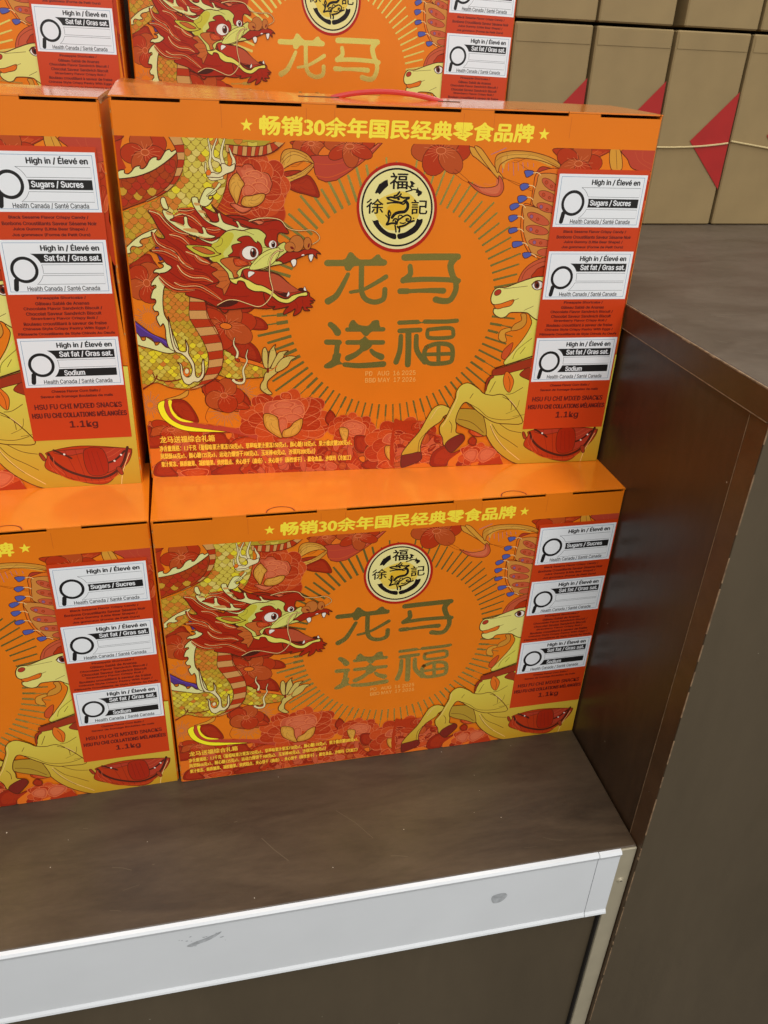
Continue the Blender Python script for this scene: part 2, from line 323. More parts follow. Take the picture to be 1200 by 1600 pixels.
ART = """G|flower_print
P|rd|-|-41,5532 147,5537 97,5392 91,5243 143,5114 93,5070 -25,5024 -47,5218 -11,5326
F|lf|br,1|-41,5532 80,5535 28,5464 -18,5453
W|17.0,12.4,-20,5,6|432,5326
F|lf|br,1|-14,3735 119,3856 264,3881 353,3809 418,3736 215,3637 24,3649
F|lf|br,1|12,3723 146,3818 277,3881 359,3871 401,3776 436,3702 238,3702 130,3670 48,3675
W|15.0,16.3,20,5,5|263,3440
F|lf|br,1|-29,5534 149,5544 120,5498 9,5456 -26,5455
F|rd|br,1|2562,5527 3071,5540 3033,5422 2956,5343 2828,5334 2687,5390 2599,5458
W|13.7,8.8,0,6,7|2847,5505
P|rb|br,1|2840,5334 2969,5349 3228,5367 3437,5288 3632,5364 3862,5536 3928,5538 3776,5380 3570,5219 3389,5094 3232,4999 3074,4972 2956,5013 2904,5096 2879,5228
L|pk|0.37|3876,5525 3710,5390 3569,5279
L|rl|0.37|2892,5228 3125,5221 3372,5263 3566,5375
L|rl|0.75|2917,5060 3126,5040 3388,5142 3634,5281
F|or|br,1|2956,5349 3059,5481 3123,5435 3202,5366
W|18.8,10.3,0,7,7|3433,5478
F|go|br,1|2375,5074 2391,5241 2406,5348 2471,5414 2611,5423 2789,5357 2892,5228 2763,5261 2608,5234 2479,5172 2336,5073
L|br|0.31|2390,5194 2507,5315 2648,5342 2866,5240
L|br|0.25|2405,5265 2483,5350 2610,5388 2789,5321
F|lf|br,1|2336,5061 2478,5112 2607,5127 2710,5117 2632,5067 2399,5002
F|go|br,1|2399,5014 2554,5053 2723,5129 2866,5228 2879,5180 2722,5032 2566,4969 2455,4930
L|br|0.25|2424,4978 2632,5043 2866,5204
F|lf|br,1|2462,4918 2696,5032 2813,5058 2917,4939 2970,4754 2759,4788 2577,4835
L|rd|0.31|2526,4907 2721,4911 2943,4791
F|rd|rl,1|1738,5315 1925,5290 1949,5255 2024,5245 2100,5259 2175,5225 2198,5154 2273,5096 2271,5036 2374,5026 2449,4955 2480,4858 2458,4747 2405,4684 2429,4585 2447,4484 2385,4370 2120,4303 1796,4376 1607,4474 1432,4559 1491,4695 1591,4891 1690,5108
Y|25.6,21.8,9|1998,4910
L|pk|0.25|2271,5036 2399,5002 2473,4858 2433,4795 2161,4767
L|pk|0.25|2132,4668 2326,4670 2458,4709
L|pk|0.25|2065,4605 2258,4545 2442,4560
L|pk|0.32|1960,4591 2047,4467 2122,4367
L|pk|0.24|2023,5233 2049,5257 2138,5259 2174,5201 2146,5129
L|or|0.24|1763,5310 1745,5204
L|or|0.24|1925,5290 1947,5208
L|or|0.38|1463,4646 1586,4573 1715,4575
L|or|0.38|1447,4596 1609,4512 1738,4513
F|rp|br,1|1717,5132 1756,5169 1819,5158 1845,5194 1946,5196 2007,5126 2082,5092 2195,5070 2244,4975 2255,4927 2228,4853 2187,4792 2083,4765 1928,4751 1845,4895
F|rp|pk,1|1865,5064 1891,5088 2019,5115 2119,5057 2065,4996 1938,4994
F|rp|pk,1|1812,5015 1965,5030 2064,4960 1960,4910 1833,4919
F|rp|pk,1|2014,4995 2143,5009 2178,4925 2138,4876 2013,4947
F|rp|pk,1|1947,4909 2089,4948 2202,4853 2187,4804 2084,4790
F|rp|pk,1|1833,4907 1935,4909 2008,4825 1902,4750 1814,4773
L|pk|0.25|1762,5026 1714,5073 1729,5133
L|pk|0.25|1968,5114 1915,5053 1812,5015
L|pk|0.25|1941,5065 2043,5067 2066,5008
L|pk|0.25|2094,5092 2195,5058 2218,4963
F|go|br,1.2|1739,5073 1798,4991 1839,4919 1791,4840 1718,4637 1664,4710 1612,4819 1612,4939 1668,5036
F|go|br,1.2|1781,4625 1798,4712 1838,4749 1928,4757 2058,4789 2142,4779 2119,4692 2026,4616 1896,4590
F|rp|br,1|1615,4623 1680,4643 1805,4589 1928,4578 1867,4527 1763,4514
W|22.8,14.3,10,6,7|4848,5454
F|ly|br,1|5301,5520 5461,5455 5810,5129 5818,5058 5712,5155 5442,5345 5342,5411
F|ly|br,1|5379,5508 5488,5497 5699,5267 5876,5102 5851,5045 5677,5183
F|go|br,1|5731,5268 5746,5407 5895,5466 6080,5484 6367,5463 6698,5373 6849,5235 6512,5341 6221,5376 6001,5371 5823,5284 5791,5157
L|br|0.24|5740,5324 5841,5395 6088,5429 6406,5408 6812,5262
L|bv|0.29|5888,5520 5651,5419
L|bv|0.30|5861,5229 5869,5158
L|bv|0.24|5947,5300 5960,5188
L|bv|0.24|6023,5316 6058,5120
L|bv|0.24|6102,5318 6125,5192
L|bv|0.24|6181,5319 6203,5222
L|bv|0.24|6260,5321 6276,5251
L|bv|0.24|6358,5304 6371,5253
L|br|0.23|5813,5101 6109,5021 6378,4925
L|br|0.23|5876,5102 6112,4992 6399,4896
F|rp|br,1|5318,5021 5515,4939 5704,4942 5810,4987 5811,5115 5883,5045 5914,4917 5846,4815 5687,4812 5489,4881
L|br|0.22|5084,5199 5249,5090 5334,5021
L|br|0.22|5057,5156 5222,5047 5352,4993
F|rd|br,1|6659,5525 7121,5536 7607,5534 7434,5418 7107,5240 6847,5249 6758,5402
W|19.4,12.2,10,5,6|7110,5320
F|ly|br,1|7607,5534 7770,5538 7860,5256 7678,5252
L|br|0.31|7705,5537 7777,5254
F|rb|br,1|7819,5539 8393,5553 8397,5238 8058,5260 7929,5400
L|rp|0.31|8037,5516 8133,5376 8358,5266
L|rp|0.31|8166,5533 8193,5406 8395,5324
P|rd|-|8247,5235 8404,5209 8315,3701 8485,1972 8638,7 8517,12
K|140|8247,5235 8404,5209 8315,3701 8485,1972 8638,7 8517,12
F|rd|-|8249,4260 8352,4405 8430,3917 8352,3766
F|go|br,1|8371,3409 8380,3766 8481,3148 8434,2829
F|or|br,1|8406,2829 8453,3148 8519,2556 8457,2224
F|rd|-|8472,2223 8484,2446 8534,1766 8382,1942
F|go|-|8464,1825 8531,1708 8477,1386 8406,1594
F|lf|-|8415,1476 8494,1296 8472,872 8418,996
F|go|-|8453,811 8526,901 8532,559 8470,561
L|br|0.95|8494,435 8553,448
P|rd|-|-39,956 79,1071 344,1063 793,957 1041,1009 1418,905 1805,892 2163,662 3223,622 3515,548 3804,728 4386,898 4584,-570 -144,-325
K|340|-39,956 79,1071 344,1063 793,957 1041,1009 1418,905 1805,892 2163,662 3223,622 3515,548 3806,665 4361,804 4411,-217 -111,-3
P|or|-|17,589 219,581 196,333 -7,215
P|or|-|-10,184 160,240 360,7 -26,19
W|18.1,9.4,0,6,6|412,925
F|lf|br,1|-39,956 97,981 52,802 242,825 222,612 31,588 -47,622
F|lf|br,1|916,770 1168,853 1329,786 1376,629 1123,577
F|rd|br,1|1400,566 1519,717 1799,738 2020,605 1789,488
F|or|-|1331,817 1441,813 1380,707
F|lf|br,1|60,53 108,273 251,330 373,167 444,19
F|lf|br,1|1547,114 1669,302 1384,250 1033,40 1597,-34
F|rd|pk,1|506,97 705,152 982,123 918,-3 637,-6
L|mo|0.42|1118,1365 1043,1249 1009,1131 1043,1040
X|4.1,14.9,26|gr|1354,1240
X|2.6,12.4,22|gr|111,1394
X|2.0,12.2,18|gr|1670,1585
L|go|0.41|358,1503 597,1526 737,1623
F|ly|br,1|356,1480 599,1555 711,1624 764,1637 730,1537 593,1482 460,1466
F|lf|br,1|447,1466 672,1466 818,1285 887,1060 719,1050 568,1175 461,1325
F|rb|-|354,1460 413,1467 444,1282 540,1161 694,1081 1040,994 1420,936 1803,831 2163,693 1965,669 1415,844 925,907 630,948 426,1075 334,1241
L|rl|0.28|720,1065 1257,972 1802,800 2135,679
F|by|br,0.8|231,1332 250,1419 301,1456 354,1460 339,1358 372,1225 455,1104 608,1009 820,956 1089,902 1360,852 977,866 680,895 471,983 298,1139
F|by|-|411,1450 472,1457 456,1355 505,1221 604,1129 800,1054 587,1084 452,1223
F|rd|br,1|1025,1573 1008,1717 1097,1858 1305,1796 1456,1620
F|br2|br,1.2|1034,1514 1132,1584 1342,1506 1442,1356 1435,1222 1220,1259 1051,1367
F|br2|br,1.2|1420,1445 1558,1500 1687,1349 1655,1246 1518,1235 1441,1326
F|br2|br,1|1419,1678 1565,1646 1666,1497 1558,1500 1413,1562
L|pk|0.56|1293,1580 1376,1636 1426,1562 1409,1504
L|pk|0.28|1130,1541 1283,1419 1385,1298
L|pk|0.28|1474,1444 1602,1292
F|lf|br,1|1592,1645 1747,1495 1793,1286 1651,1171 1599,1232 1661,1379
F|rd|rl,1|1798,1405 1828,1478 1994,1518 2156,1440 2293,1436 2324,1554 2461,1550 2515,1445 2654,1411 2821,1466 2990,1342 3018,1159 3019,1067 3133,940 3163,845 2876,667 2532,695 2248,675 1970,809 1643,989 1620,1081 1680,1200 1874,1239
Y|40.7,22.9,9|2383,1057
L|pk|0.43|1796,1346 1828,1478 1966,1504 2100,1426
L|pk|0.43|1937,1460 1988,1340 2039,1219
L|pk|0.43|2654,1411 2821,1451 2990,1342 3004,1129
L|pk|0.43|2821,1437 2793,1287 2707,1138
L|pk|0.44|2707,1062 2933,1162 3032,1250
L|pk|0.45|2762,921 3019,1067 3148,908
L|pk|0.45|2675,737 2933,696 3163,845
L|pk|0.45|2733,829 2991,836 3148,877
L|pk|0.43|1680,1200 1820,1256 1926,1162 2005,1038
L|pk|0.43|1648,1095 1810,1014 2086,944
L|pk|0.44|1780,954 2027,854 2221,722
F|rd|pk,1|2321,1450 2324,1554 2461,1550 2487,1431
F|rp|pk,1|1997,1220 2044,1369 2182,1409 2376,1419 2598,1419 2695,1320 2708,1199 2650,1048 2368,1027 2064,1128
F|rp|pk,1|2181,1335 2320,1405 2542,1354 2457,1267 2262,1257
F|rp|pk,1|2121,1201 2262,1288 2484,1266 2539,1174 2314,1120
F|rp|pk,1|2484,1236 2653,1321 2708,1168 2538,1113
F|rp|pk,1|2286,1090 2511,1174 2679,1078 2480,992
F|rp|pk,1|2257,1076 2397,1087 2394,903 2305,719
F|go|br,1.2|2004,1160 2121,1171 2244,1092 2267,907 2311,704 2138,803 2016,946
F|go|br,1.2|2678,1062 2537,1006 2450,901 2336,843 2334,718 2533,742 2648,863
F|rp|-|2220,676 2418,684 2532,664 2360,592
F|lf|br,1|3081,1047 3166,1209 3270,1078 3272,873 3151,914
F|rd|rl,1|3287,1021 3355,1103 3493,1098 3632,1075 3842,1004 3968,906 3971,811 3853,663 3641,671 3397,622 3186,801 3168,970
Y|21.0,14.2,8|3568,825
F|rp|pk,1|3358,889 3443,979 3564,1012 3704,971 3811,892 3813,816 3764,685 3571,692 3465,753
F|rp|pk,0.8|3427,924 3565,956 3636,879 3498,846
F|rp|pk,0.8|3601,918 3740,913 3777,837 3638,823
F|rp|pk,0.8|3516,808 3655,841 3744,781 3605,729
F|go|br,1|3333,842 3393,878 3498,827 3492,676 3450,592 3379,661
F|lf|br,1|3623,690 3835,683 3944,583 3824,452 3845,354 3648,420
F|or|br,1|3705,262 3812,277 3815,158 3743,181
F|lf|br,1|3763,81 3868,196 4084,187 4125,65 3983,-28
L|pk|0.38|3863,334 3965,485 4163,458
L|pk|0.38|3847,275 4046,228 4206,280
L|pk|0.37|3890,623 4010,714 4107,499
F|rd|pk,1|4321,894 4389,948 4461,927 4467,813 4361,797
F|rd|pk,1|3906,661 3972,801 4130,815 4256,763 4244,649 4161,497 4036,502
F|rd|pk,1|3844,393 3947,505 4164,419 4225,260 4084,187 3904,194
Y|36.2,23.5,9|4521,483
F|rp|pk,1|4141,556 4205,707 4364,740 4414,815 4554,848 4805,840 4938,739 4931,565 4652,400 4430,487
F|rp|pk,0.8|4245,610 4350,664 4461,583 4357,509
F|rp|pk,0.8|4382,739 4541,772 4636,673 4495,620
F|rp|pk,0.8|4567,617 4705,709 4870,664 4824,550 4645,517
F|rp|pk,0.8|4430,487 4554,521 4564,344 4494,308
F|go|br,1.2|4180,457 4251,484 4395,478 4436,369 4494,129 4320,157 4206,280
F|rd|pk,1|4072,28 4121,145 4228,180 4307,57 4489,49 4585,-35
F|rd|-|4321,938 4477,966 4906,936 5100,691 5300,614 5352,-25 4367,-17
F|rd|pk,1|4879,387 4915,577 5004,685 5117,673 5233,634 5244,495 5126,342 5001,258
K|150|4321,938 4477,966 4906,936 5100,691 5320,369 5563,218 6402,183 6432,-73 4367,-17
L|pk|0.34|4897,351 5085,448 5247,460
L|pk|0.34|4886,281 5062,327 5140,376
L|pk|0.34|5067,256 5075,149 4884,68
F|rd|pk,1|4854,265 5050,256 5073,167 4914,102 4846,141
F|or|-|4530,-24 4736,74 4963,100 5084,23 5071,-30
F|lf|br,1|5096,308 5314,440 5458,293 5650,356 5566,182 5406,117 5349,12 5066,42
F|or|-|5406,117 5528,237 5653,321 5633,179 5549,3 5434,-10
F|lf|-|5564,20 5605,126 5701,158 5809,82 5801,-8
F|rd|pk,1|5617,357 5711,407 5805,456 5971,449 6144,390 6355,293 6432,-73 5810,64 5716,176
Y|20.2,13.6,8|6001,164
F|rp|pk,0.8|5691,266 5816,350 5953,309 5907,96 5735,157
F|rp|pk,0.8|5965,183 6018,324 6146,372 6322,294 6237,154 6078,70
L|pk|0.34|5766,352 5877,400 6045,376
F|lf|br,1|5749,528 5823,613 5912,540 5890,435 5789,448
F|rd|br,1|5748,702 5791,770 6017,640 6085,621 5889,610
F|or|-|5846,44 6009,82 5918,-13
P|rd|-|5887,-30 6402,183 6535,-77
F|lf|br,1|1155,3106 1257,3131 1352,3026 1323,2974 1171,2975
F|lf|br,1|1529,2999 1584,3077 1840,3076 1943,3075 1836,2970 1654,2932
F|lf|br,1|1676,2866 1833,2904 2013,2863 2114,2755 2098,2674 1876,2676 1723,2759
F|lf|br,1|1341,2411 1551,2436 1763,2488 1917,2375 1990,2207 1960,2109 1644,2185 1386,2273
W|24.5,15.4,0,6,9|1443,2735
F|or|dk,1.14|1539,2725 1525,2704 1495,2689 1455,2685 1412,2692 1375,2708 1352,2731 1347,2755 1361,2777 1391,2791 1431,2795 1474,2788 1511,2772 1534,2749
X|5.0,11.2,24|gr|235,2879
F|rd|br,1|964,1833 1150,1857 1354,1709 1611,1469 1766,1287 1439,1297 1072,1484
W|16.8,13.9,20,5,6|1344,1535
G|dragon_print
F|rs|br,1.2|-26,4968 120,4977 280,4998 494,5072 648,5157 870,5324 879,5208 847,5044 771,4889 638,4785 456,4692 199,4591 -105,4514
S|1|7.00|-15,4957 242,4985 493,5060 855,5289 847,5044 721,4876 432,4691 -15,4552
F|cr|dk,1.4|-47,4991 -6,5033 47,5075 114,5082 109,5043 156,5028 208,5061 269,5126 344,5141 335,5113 376,5102 435,5147 485,5223 550,5265 595,5260 589,5231 631,5232 679,5291 727,5355 784,5373 805,5343 860,5369 877,5333 701,5193 494,5072 242,4988 -52,4954
B|rd|t2|dk|9|781,5549 854,5415 882,5313 878,5197 842,5067 776,4936 667,4827 535,4741 366,4654|962,5554 1001,5430 995,5315 976,5199 936,5081 850,4938 728,4822 584,4736 390,4648
P|ol|-|-25,4488 242,4564 532,4678 761,4835 924,5016 989,5246 995,5436 953,5588 1619,5588 1601,5083 1551,4866 1495,4710 1368,4505 825,4266 470,4026 161,3803 -3,3706
S|2|6.60|-25,4488 242,4564 532,4678 761,4835 924,5016 989,5246 995,5436 952,5571 1619,5571 1601,5083 1551,4866 1495,4710 1368,4505 825,4266 470,4026 161,3803 -3,3706
L|dk|0.23|1601,5083 1561,4866 1495,4710 1421,4580
L|dk|0.23|-21,4525 246,4601 536,4714 781,4853 924,5016
P|ol|-|1589,5536 2259,5525 2157,5464 1981,5443 1782,5455 1585,5468
S|2|6.60|1589,5536 2259,5525 2157,5464 1981,5443 1782,5455 1585,5468
B|rd|t2|dk|13|1585,5462 1696,5453 1819,5448 1944,5442 2056,5447 2157,5461 2246,5490 2322,5515|1592,5364 1677,5343 1801,5316 1926,5308 2026,5316 2140,5332 2281,5380 2448,5501
L|mo|0.42|1678,5345 1801,5316 1963,5308 2153,5330 2319,5393 2460,5513
F|cr|dk,1.3|1267,4852 1421,4828 1374,4759 1309,4744 1293,4710 1327,4690 1366,4731 1348,4676 1279,4606 1207,4594 1154,4646
T|cr|dk|1.80,0.35|1469,4910 1408,4841 1274,4743
T|cw|dk|2.81,0.61|1551,5082 1520,5199 1473,5245 1412,5267 1394,5359 1466,5533
T|cw|dk|2.69,0.73|1577,5106 1529,5246 1523,5362 1577,5536
T|cw|dk|3.66,0.37|1603,5118 1680,5155 1698,5250 1664,5331 1644,5411
T|cw|dk|2.45,0.61|1499,5045 1388,5078 1347,5207 1367,5324 1343,5530
T|cw|dk|2.09,0.49|1509,5009 1357,4983 1299,5053 1279,5123 1285,5206
F|cw|dk,1|1284,5017 1384,5007 1484,5009 1575,5058 1690,5108 1708,5203 1631,5166 1558,5200 1507,5187 1515,5104 1449,5056 1376,5078
F|or|dk,0.42|1357,5072 1352,5054 1340,5039 1325,5031 1308,5030 1294,5038 1284,5052 1282,5070 1287,5088 1298,5103 1313,5111 1330,5112 1345,5104 1354,5090
P|ol|-|328,3464 581,3343 791,3388 979,3312 894,3174 872,2894 977,2671 1084,2443 1131,2211 1112,2044 1012,1843 941,1742 746,1669 481,1701 240,1801 11,1687 -4,2482 235,2374 428,2322 612,2319 653,2449 591,2611 538,2865 489,2991 468,3237
S|3|5.60|520,3328 905,3327 872,2894 977,2671 1084,2443 1131,2211 1112,2044 1012,1843 941,1742 746,1669 481,1701 240,1801 11,1687 -4,2482 235,2374 428,2322 612,2319 653,2449 591,2611 538,2865 489,2991 477,3176
B|rd|t2|dk|13|916,3266 886,3081 878,2878 977,2671 1071,2475 1128,2277 1122,2078 1047,1893 942,1750 793,1668|1139,3250 1146,3080 1190,2875 1286,2699 1352,2504 1375,2307 1353,2107 1286,1922 1168,1805 969,1689
L|mo|0.54|1150,3080 1161,2892 1269,2667 1364,2439 1364,2174 1305,1973 1169,1822 938,1690 776,1651 480,1693 239,1792 8,1662
L|mo|1.05|266,1910 276,1851 412,1814 538,1820 650,1842
L|mo|0.82|11,1687 143,1761 236,1843 209,1962
L|mo|0.65|236,1843 281,1910
F|cr|dk,1.3|-33,2690 62,2602 98,2521 152,2528 164,2576 277,2495 301,2435 349,2453 382,2485 458,2403 525,2378 596,2311 457,2302 235,2374 -19,2478
F|vi|dk,1.3|-29,2863 95,2775 274,2623 462,2532 545,2434 510,2386 460,2419 382,2485 284,2495 259,2543 165,2581 75,2582 36,2642 -35,2679
L|vl|0.61|-4,2824 187,2656 373,2550 501,2451
F|cr|dk,1.4|458,3556 545,3462 507,3318 481,3135 487,2949 539,2824 585,2664 665,2340 573,2341 502,2408 478,2570 482,2697 454,2796 405,2754 358,2888 400,2942 390,2994 346,2997 327,3028 323,3067 374,3136 365,3190 304,3205 349,3334 397,3372 393,3412 327,3402 364,3484
L|cw|0.45|521,3439 480,3288 463,3105
F|cr|dk,1.3|-13,3951 145,4095 296,4190 492,4262 463,4203 386,4144 264,4108 224,4060 266,4013 192,3988 111,4000 70,3952 76,3904 -20,3887
P|vi|dk,1.2|442,3990 550,3990 582,3822 495,3785 468,3882
F|cr|dk,1.4|467,3755 546,3761 597,3803 668,3655 606,3548 538,3558 437,3601 379,3604 421,3655 485,3665 540,3692 533,3734
F|ol|dk,1.2|1382,2336 1464,2305 1585,2199 1835,2090 2061,2025 2117,1994 2115,1933 2012,1851 1724,1835 1538,1823 1370,1873 1281,1920 1336,2010 1373,2173
S|4|5.60|1382,2336 1464,2305 1585,2199 1835,2090 2003,2011 2012,1851 1724,1835 1538,1823 1370,1873 1281,1920 1336,2010 1373,2173
F|or|dk,1|1601,2229 1739,2182 1978,2103 2089,2025 2074,1995 1863,2075 1624,2139
F|rd|dk,1|1571,2200 1640,2169 1624,2124 1569,2155
T|cw|dk|1.88,0.29|1593,2214 1611,2303 1555,2436 1574,2545
T|cw|dk|2.22,0.37|1516,1809 1578,1761 1664,1759 1702,1820 1688,1987 1759,2137 1748,2226 1781,2337
F|mo|-|1591,1807 1589,1799 1582,1793 1573,1789 1563,1790 1554,1793 1548,1800 1546,1808 1548,1816 1555,1822 1564,1825 1575,1825 1583,1821 1590,1815
F|mo|-|1671,1820 1668,1811 1660,1804 1650,1800 1638,1800 1628,1805 1621,1812 1619,1822 1622,1831 1630,1838 1640,1842 1652,1842 1662,1837 1669,1830
F|pw|dk,1.4|2040,2056 2177,2061 2263,2052 2363,2050 2318,1975 2245,1915 2112,1803 2080,1719 2092,1641 2162,1548 2082,1539 1973,1628 1972,1721 2025,1812 2043,1904 2117,1994
F|pw|dk,1.3|2046,2026 2015,2147 2014,2252 2028,2340 2069,2377 2105,2295 2109,2205 2103,2100 2110,2009
F|pw|dk,1.3|2106,2009 2115,2145 2132,2264 2163,2346 2243,2426 2225,2360 2250,2255 2214,2136 2154,2039
F|pw|dk,1.3|2146,2009 2200,2128 2252,2225 2304,2291 2455,2311 2396,2268 2359,2186 2278,2082 2204,2007
F|pw|dk,1.3|2231,1946 2248,2052 2322,2156 2395,2200 2482,2221 2582,2197 2502,2146 2435,2041 2318,1959
F|mo|-|2125,1971 2122,1950 2115,1933 2106,1924 2096,1924 2087,1934 2081,1951 2079,1972 2082,1993 2089,2010 2098,2019 2109,2019 2118,2009 2123,1992
L|dk|0.22|2108,2055 2108,2160 2104,2265
L|dk|0.22|2176,2053 2146,2009 2117,1994
L|dk|0.22|2263,2067 2204,2007
L|dk|0.22|2048,2296 2070,2303
L|dk|0.22|2170,2331 2205,2315
L|dk|0.22|2354,2276 2375,2245
L|dk|0.22|2460,2199 2466,2161
L|dk|0.23|2019,1611 2078,1657
L|or|0.59|2116,1964 2174,1978 2263,2052
F|cw|dk,1.4|542,2913 570,2723 608,2449 675,2338 766,2320 789,2382 782,2528 821,2397 817,2283 890,2115 902,1896 959,1878 1007,1962 1014,2096 1044,2196 1054,2045 1030,1885 937,1793 866,1795 783,1746 700,1790 659,1952 662,2086 615,2137 686,2103 705,1951 754,1879 819,1907 852,2032 801,2175 701,2285 612,2319 565,2450 544,2676
F|or|dk,0.69|813,1966 805,1931 787,1903 763,1888 738,1888 717,1905 703,1933 700,1968 709,2003 727,2031 750,2046 775,2045 797,2029 810,2001
F|cw|dk,0.52|797,1983 792,1963 781,1947 767,1938 751,1938 738,1947 730,1964 728,1985 733,2005 744,2021 759,2030 774,2030 787,2020 795,2004
F|mn|dk,1.6|397,4530 576,4449 713,4293 913,4172 1052,4097 1105,4173 1237,4269 1360,4384 1510,4461 1751,4463 1943,4390 2205,4298 2076,3987 1867,3739 1703,3437 1476,2973 1329,3058 1180,3111 1058,3235 865,3317 659,3338 556,3399 455,3569 575,3608 670,3687 588,3746 519,3843 430,3910 356,3939 511,3959 430,4111 412,4215 508,4131 603,4131 521,4263 459,4402
F|mn|dk,1.4|843,3287 1133,3163 1358,3037 1530,3015 1839,3044 2169,3031 2411,3177 2182,3488 1555,3488
F|mn|dk,1.4|820,4545 961,4540 1076,4562 1157,4494 1263,4369 1403,4285 1530,4229 1453,4157 1306,4127 1046,4154 892,4210 768,4265 691,4363 769,4447 942,4477
F|mn|dk,1.4|1192,4584 1275,4551 1401,4497 1330,4621 1391,4566 1501,4484 1629,4429 1772,4388 1931,4333 2001,4248 1693,4259 1548,4287 1437,4371 1322,4383
F|mn|dk,1.4|1641,4396 1744,4419 1889,4385 2019,4336 2094,4373 2228,4396 2346,4404 2419,4333 2491,4211 2342,4217 2310,4115 2322,4013 2215,3953 2106,4070 2132,4165 2016,4258 1871,4299 1741,4355
L|mo|0.22|2019,4336 2137,4331 2227,4374
L|mo|0.22|2164,4245 2254,4274 2343,4246
F|rp|dk,1|1933,4385 1991,4365 2034,4337 2093,4351 2109,4380 2022,4401
F|db|-|669,4355 745,4335 825,4266 905,4195 834,4202 739,4265
F|db|-|1055,3879 1170,3851 1257,3822 1297,3755 1224,3770 1138,3814
F|db|-|1323,4621 1391,4559 1444,4497 1402,4504
F|db|-|724,3921 793,3886 818,3835 762,3864
L|cl|0.63|407,4519 545,4472 647,4348 793,4223 962,4182
L|cl|0.57|675,4179 843,4138 964,4024
L|cl|0.58|898,3925 1054,3865 1137,3792 1238,3755
L|cl|0.57|435,4206 478,4064 599,3979 724,3921 828,3776 923,3688
L|cl|0.43|394,3937 566,3928 704,3863 814,3783
L|cl|0.56|769,4447 899,4479 1038,4429 1172,4304
L|cl|0.43|1228,4269 1342,4249 1445,4260
L|cl|0.42|833,4534 960,4526 1075,4548
L|mo|0.29|518,4036 657,3979 766,3907
L|mo|0.29|917,3980 1088,3923
L|mo|0.36|611,4108 705,4037 854,3922 957,3747
L|mo|0.36|988,4153 1098,4068 1300,4041
L|cl|0.74|757,3715 829,3603 970,3529 1148,3521 1278,3461
L|cl|0.66|458,3551 578,3424 719,3348 986,3335
L|cl|0.52|684,3454 812,3393 1049,3393 1223,3301 1411,3164
L|cl|0.58|776,3854 854,3737 995,3656
L|cl|0.51|1026,3884 1108,3796 1252,3745
L|mo|0.37|625,3618 791,3499 994,3454 1288,3377
L|mo|0.37|1008,3633 1182,3589 1265,3499
L|mo|0.37|783,3766 953,3693 1127,3648
L|mo|0.31|1187,3209 1335,3162 1487,3176
L|mo|0.31|1431,3254 1642,3222 1841,3237
F|ck|dk,1|1250,3723 1371,3768 1519,3746 1604,3664 1553,3544 1547,3438 1446,3254 1421,3346 1319,3392 1383,3468 1271,3589 1364,3649
L|dk|0.22|1278,3693 1441,3694 1517,3709
L|dk|0.22|1364,3641 1483,3634 1573,3649
L|dk|0.23|1372,3536 1508,3544
L|dk|0.23|1353,3461 1504,3483
L|dk|0.23|1405,3331 1532,3438
F|db|-|1314,3068 1441,3161 1579,3184 1669,3152 1605,3098 1481,3060
F|mn|dk,1.4|2073,3283 2129,3079 2253,3063 2212,3012 2408,3043 2471,3061 2407,2998 2387,2926 2517,2981 2580,3021 2547,2906 2659,2964 2699,3060 2722,2996 2817,2990 2754,3043 2865,3046 2818,3099 2881,3122 2818,3154 2904,3154 2818,3225 2771,3296 2410,3156 2195,3236
L|mo|0.31|2193,3157 2316,3094 2440,3093
L|mo|0.31|2567,3155 2613,3076 2596,2981
L|mo|0.31|2692,3186 2707,3091
F|tg|dk,1.5|1761,3649 1814,3672 1994,3635 2175,3620 2342,3559 2478,3436 2616,3335 2764,3327 2764,3280 2646,3281 2537,3234 2442,3195 2334,3219 2243,3282 2031,3391 1851,3468 1772,3559
F|tl|dk,0.8|2182,3589 2326,3559 2478,3436 2631,3328 2615,3304 2475,3281 2351,3297 2229,3329 2185,3437
F|db|-|2236,3313 2336,3282 2460,3281 2474,3219 2412,3211 2319,3251
F|db|-|2632,3351 2694,3366 2756,3327 2725,3293 2647,3312
F|wh|dk,0.8|2440,3216 2456,3281 2479,3308 2490,3250
F|wh|dk,0.8|2717,3324 2733,3386 2764,3315
F|wh|dk,0.8|1842,3619 1895,3627 1944,3604 1885,3551 1838,3532
F|by2|dk,1.5|1547,3577 1595,3556 1626,3513 1679,3521 1721,3544 1762,3521 1852,3483 1956,3422 2062,3398 2198,3321 2319,3219 2442,3184 2537,3242 2662,3277 2764,3296 2771,3236 2646,3221 2551,3156 2457,3113 2317,3141 2195,3236 2074,3298 1921,3311 1816,3368 1767,3460 1677,3475 1652,3425 1578,3453 1536,3514
F|cr|dk,1.2|602,4706 652,4709 673,4639 693,4550 624,4556 589,4638
F|cr|dk,1.3|1053,4720 1130,4717 1147,4646 1190,4550 1266,4404 1350,4363 1430,4385 1415,4483 1452,4497 1498,4371 1637,4319 1721,4295 1684,4380 1725,4381 1783,4303 1988,4277 2075,4234 1867,4204 1720,4217 1545,4237 1432,4286 1263,4362 1155,4466 1077,4576 1048,4658
F|t2|-|1075,4645 1153,4639 1173,4612 1094,4604
F|t2|-|1124,4535 1203,4536 1243,4495 1158,4501
F|t2|-|1197,4452 1281,4411 1293,4383 1223,4410
F|cr|dk,1.3|608,4535 744,4482 760,4426 700,4391 790,4364 901,4326 910,4435 960,4435 973,4323 1081,4233 1180,4198 1169,4290 1214,4283 1252,4198 1366,4159 1291,4127 1161,4133 1047,4161 893,4224 744,4321 639,4418
F|t2|-|647,4508 744,4482 756,4461 672,4467
F|t2|-|776,4363 887,4323 913,4295 802,4336
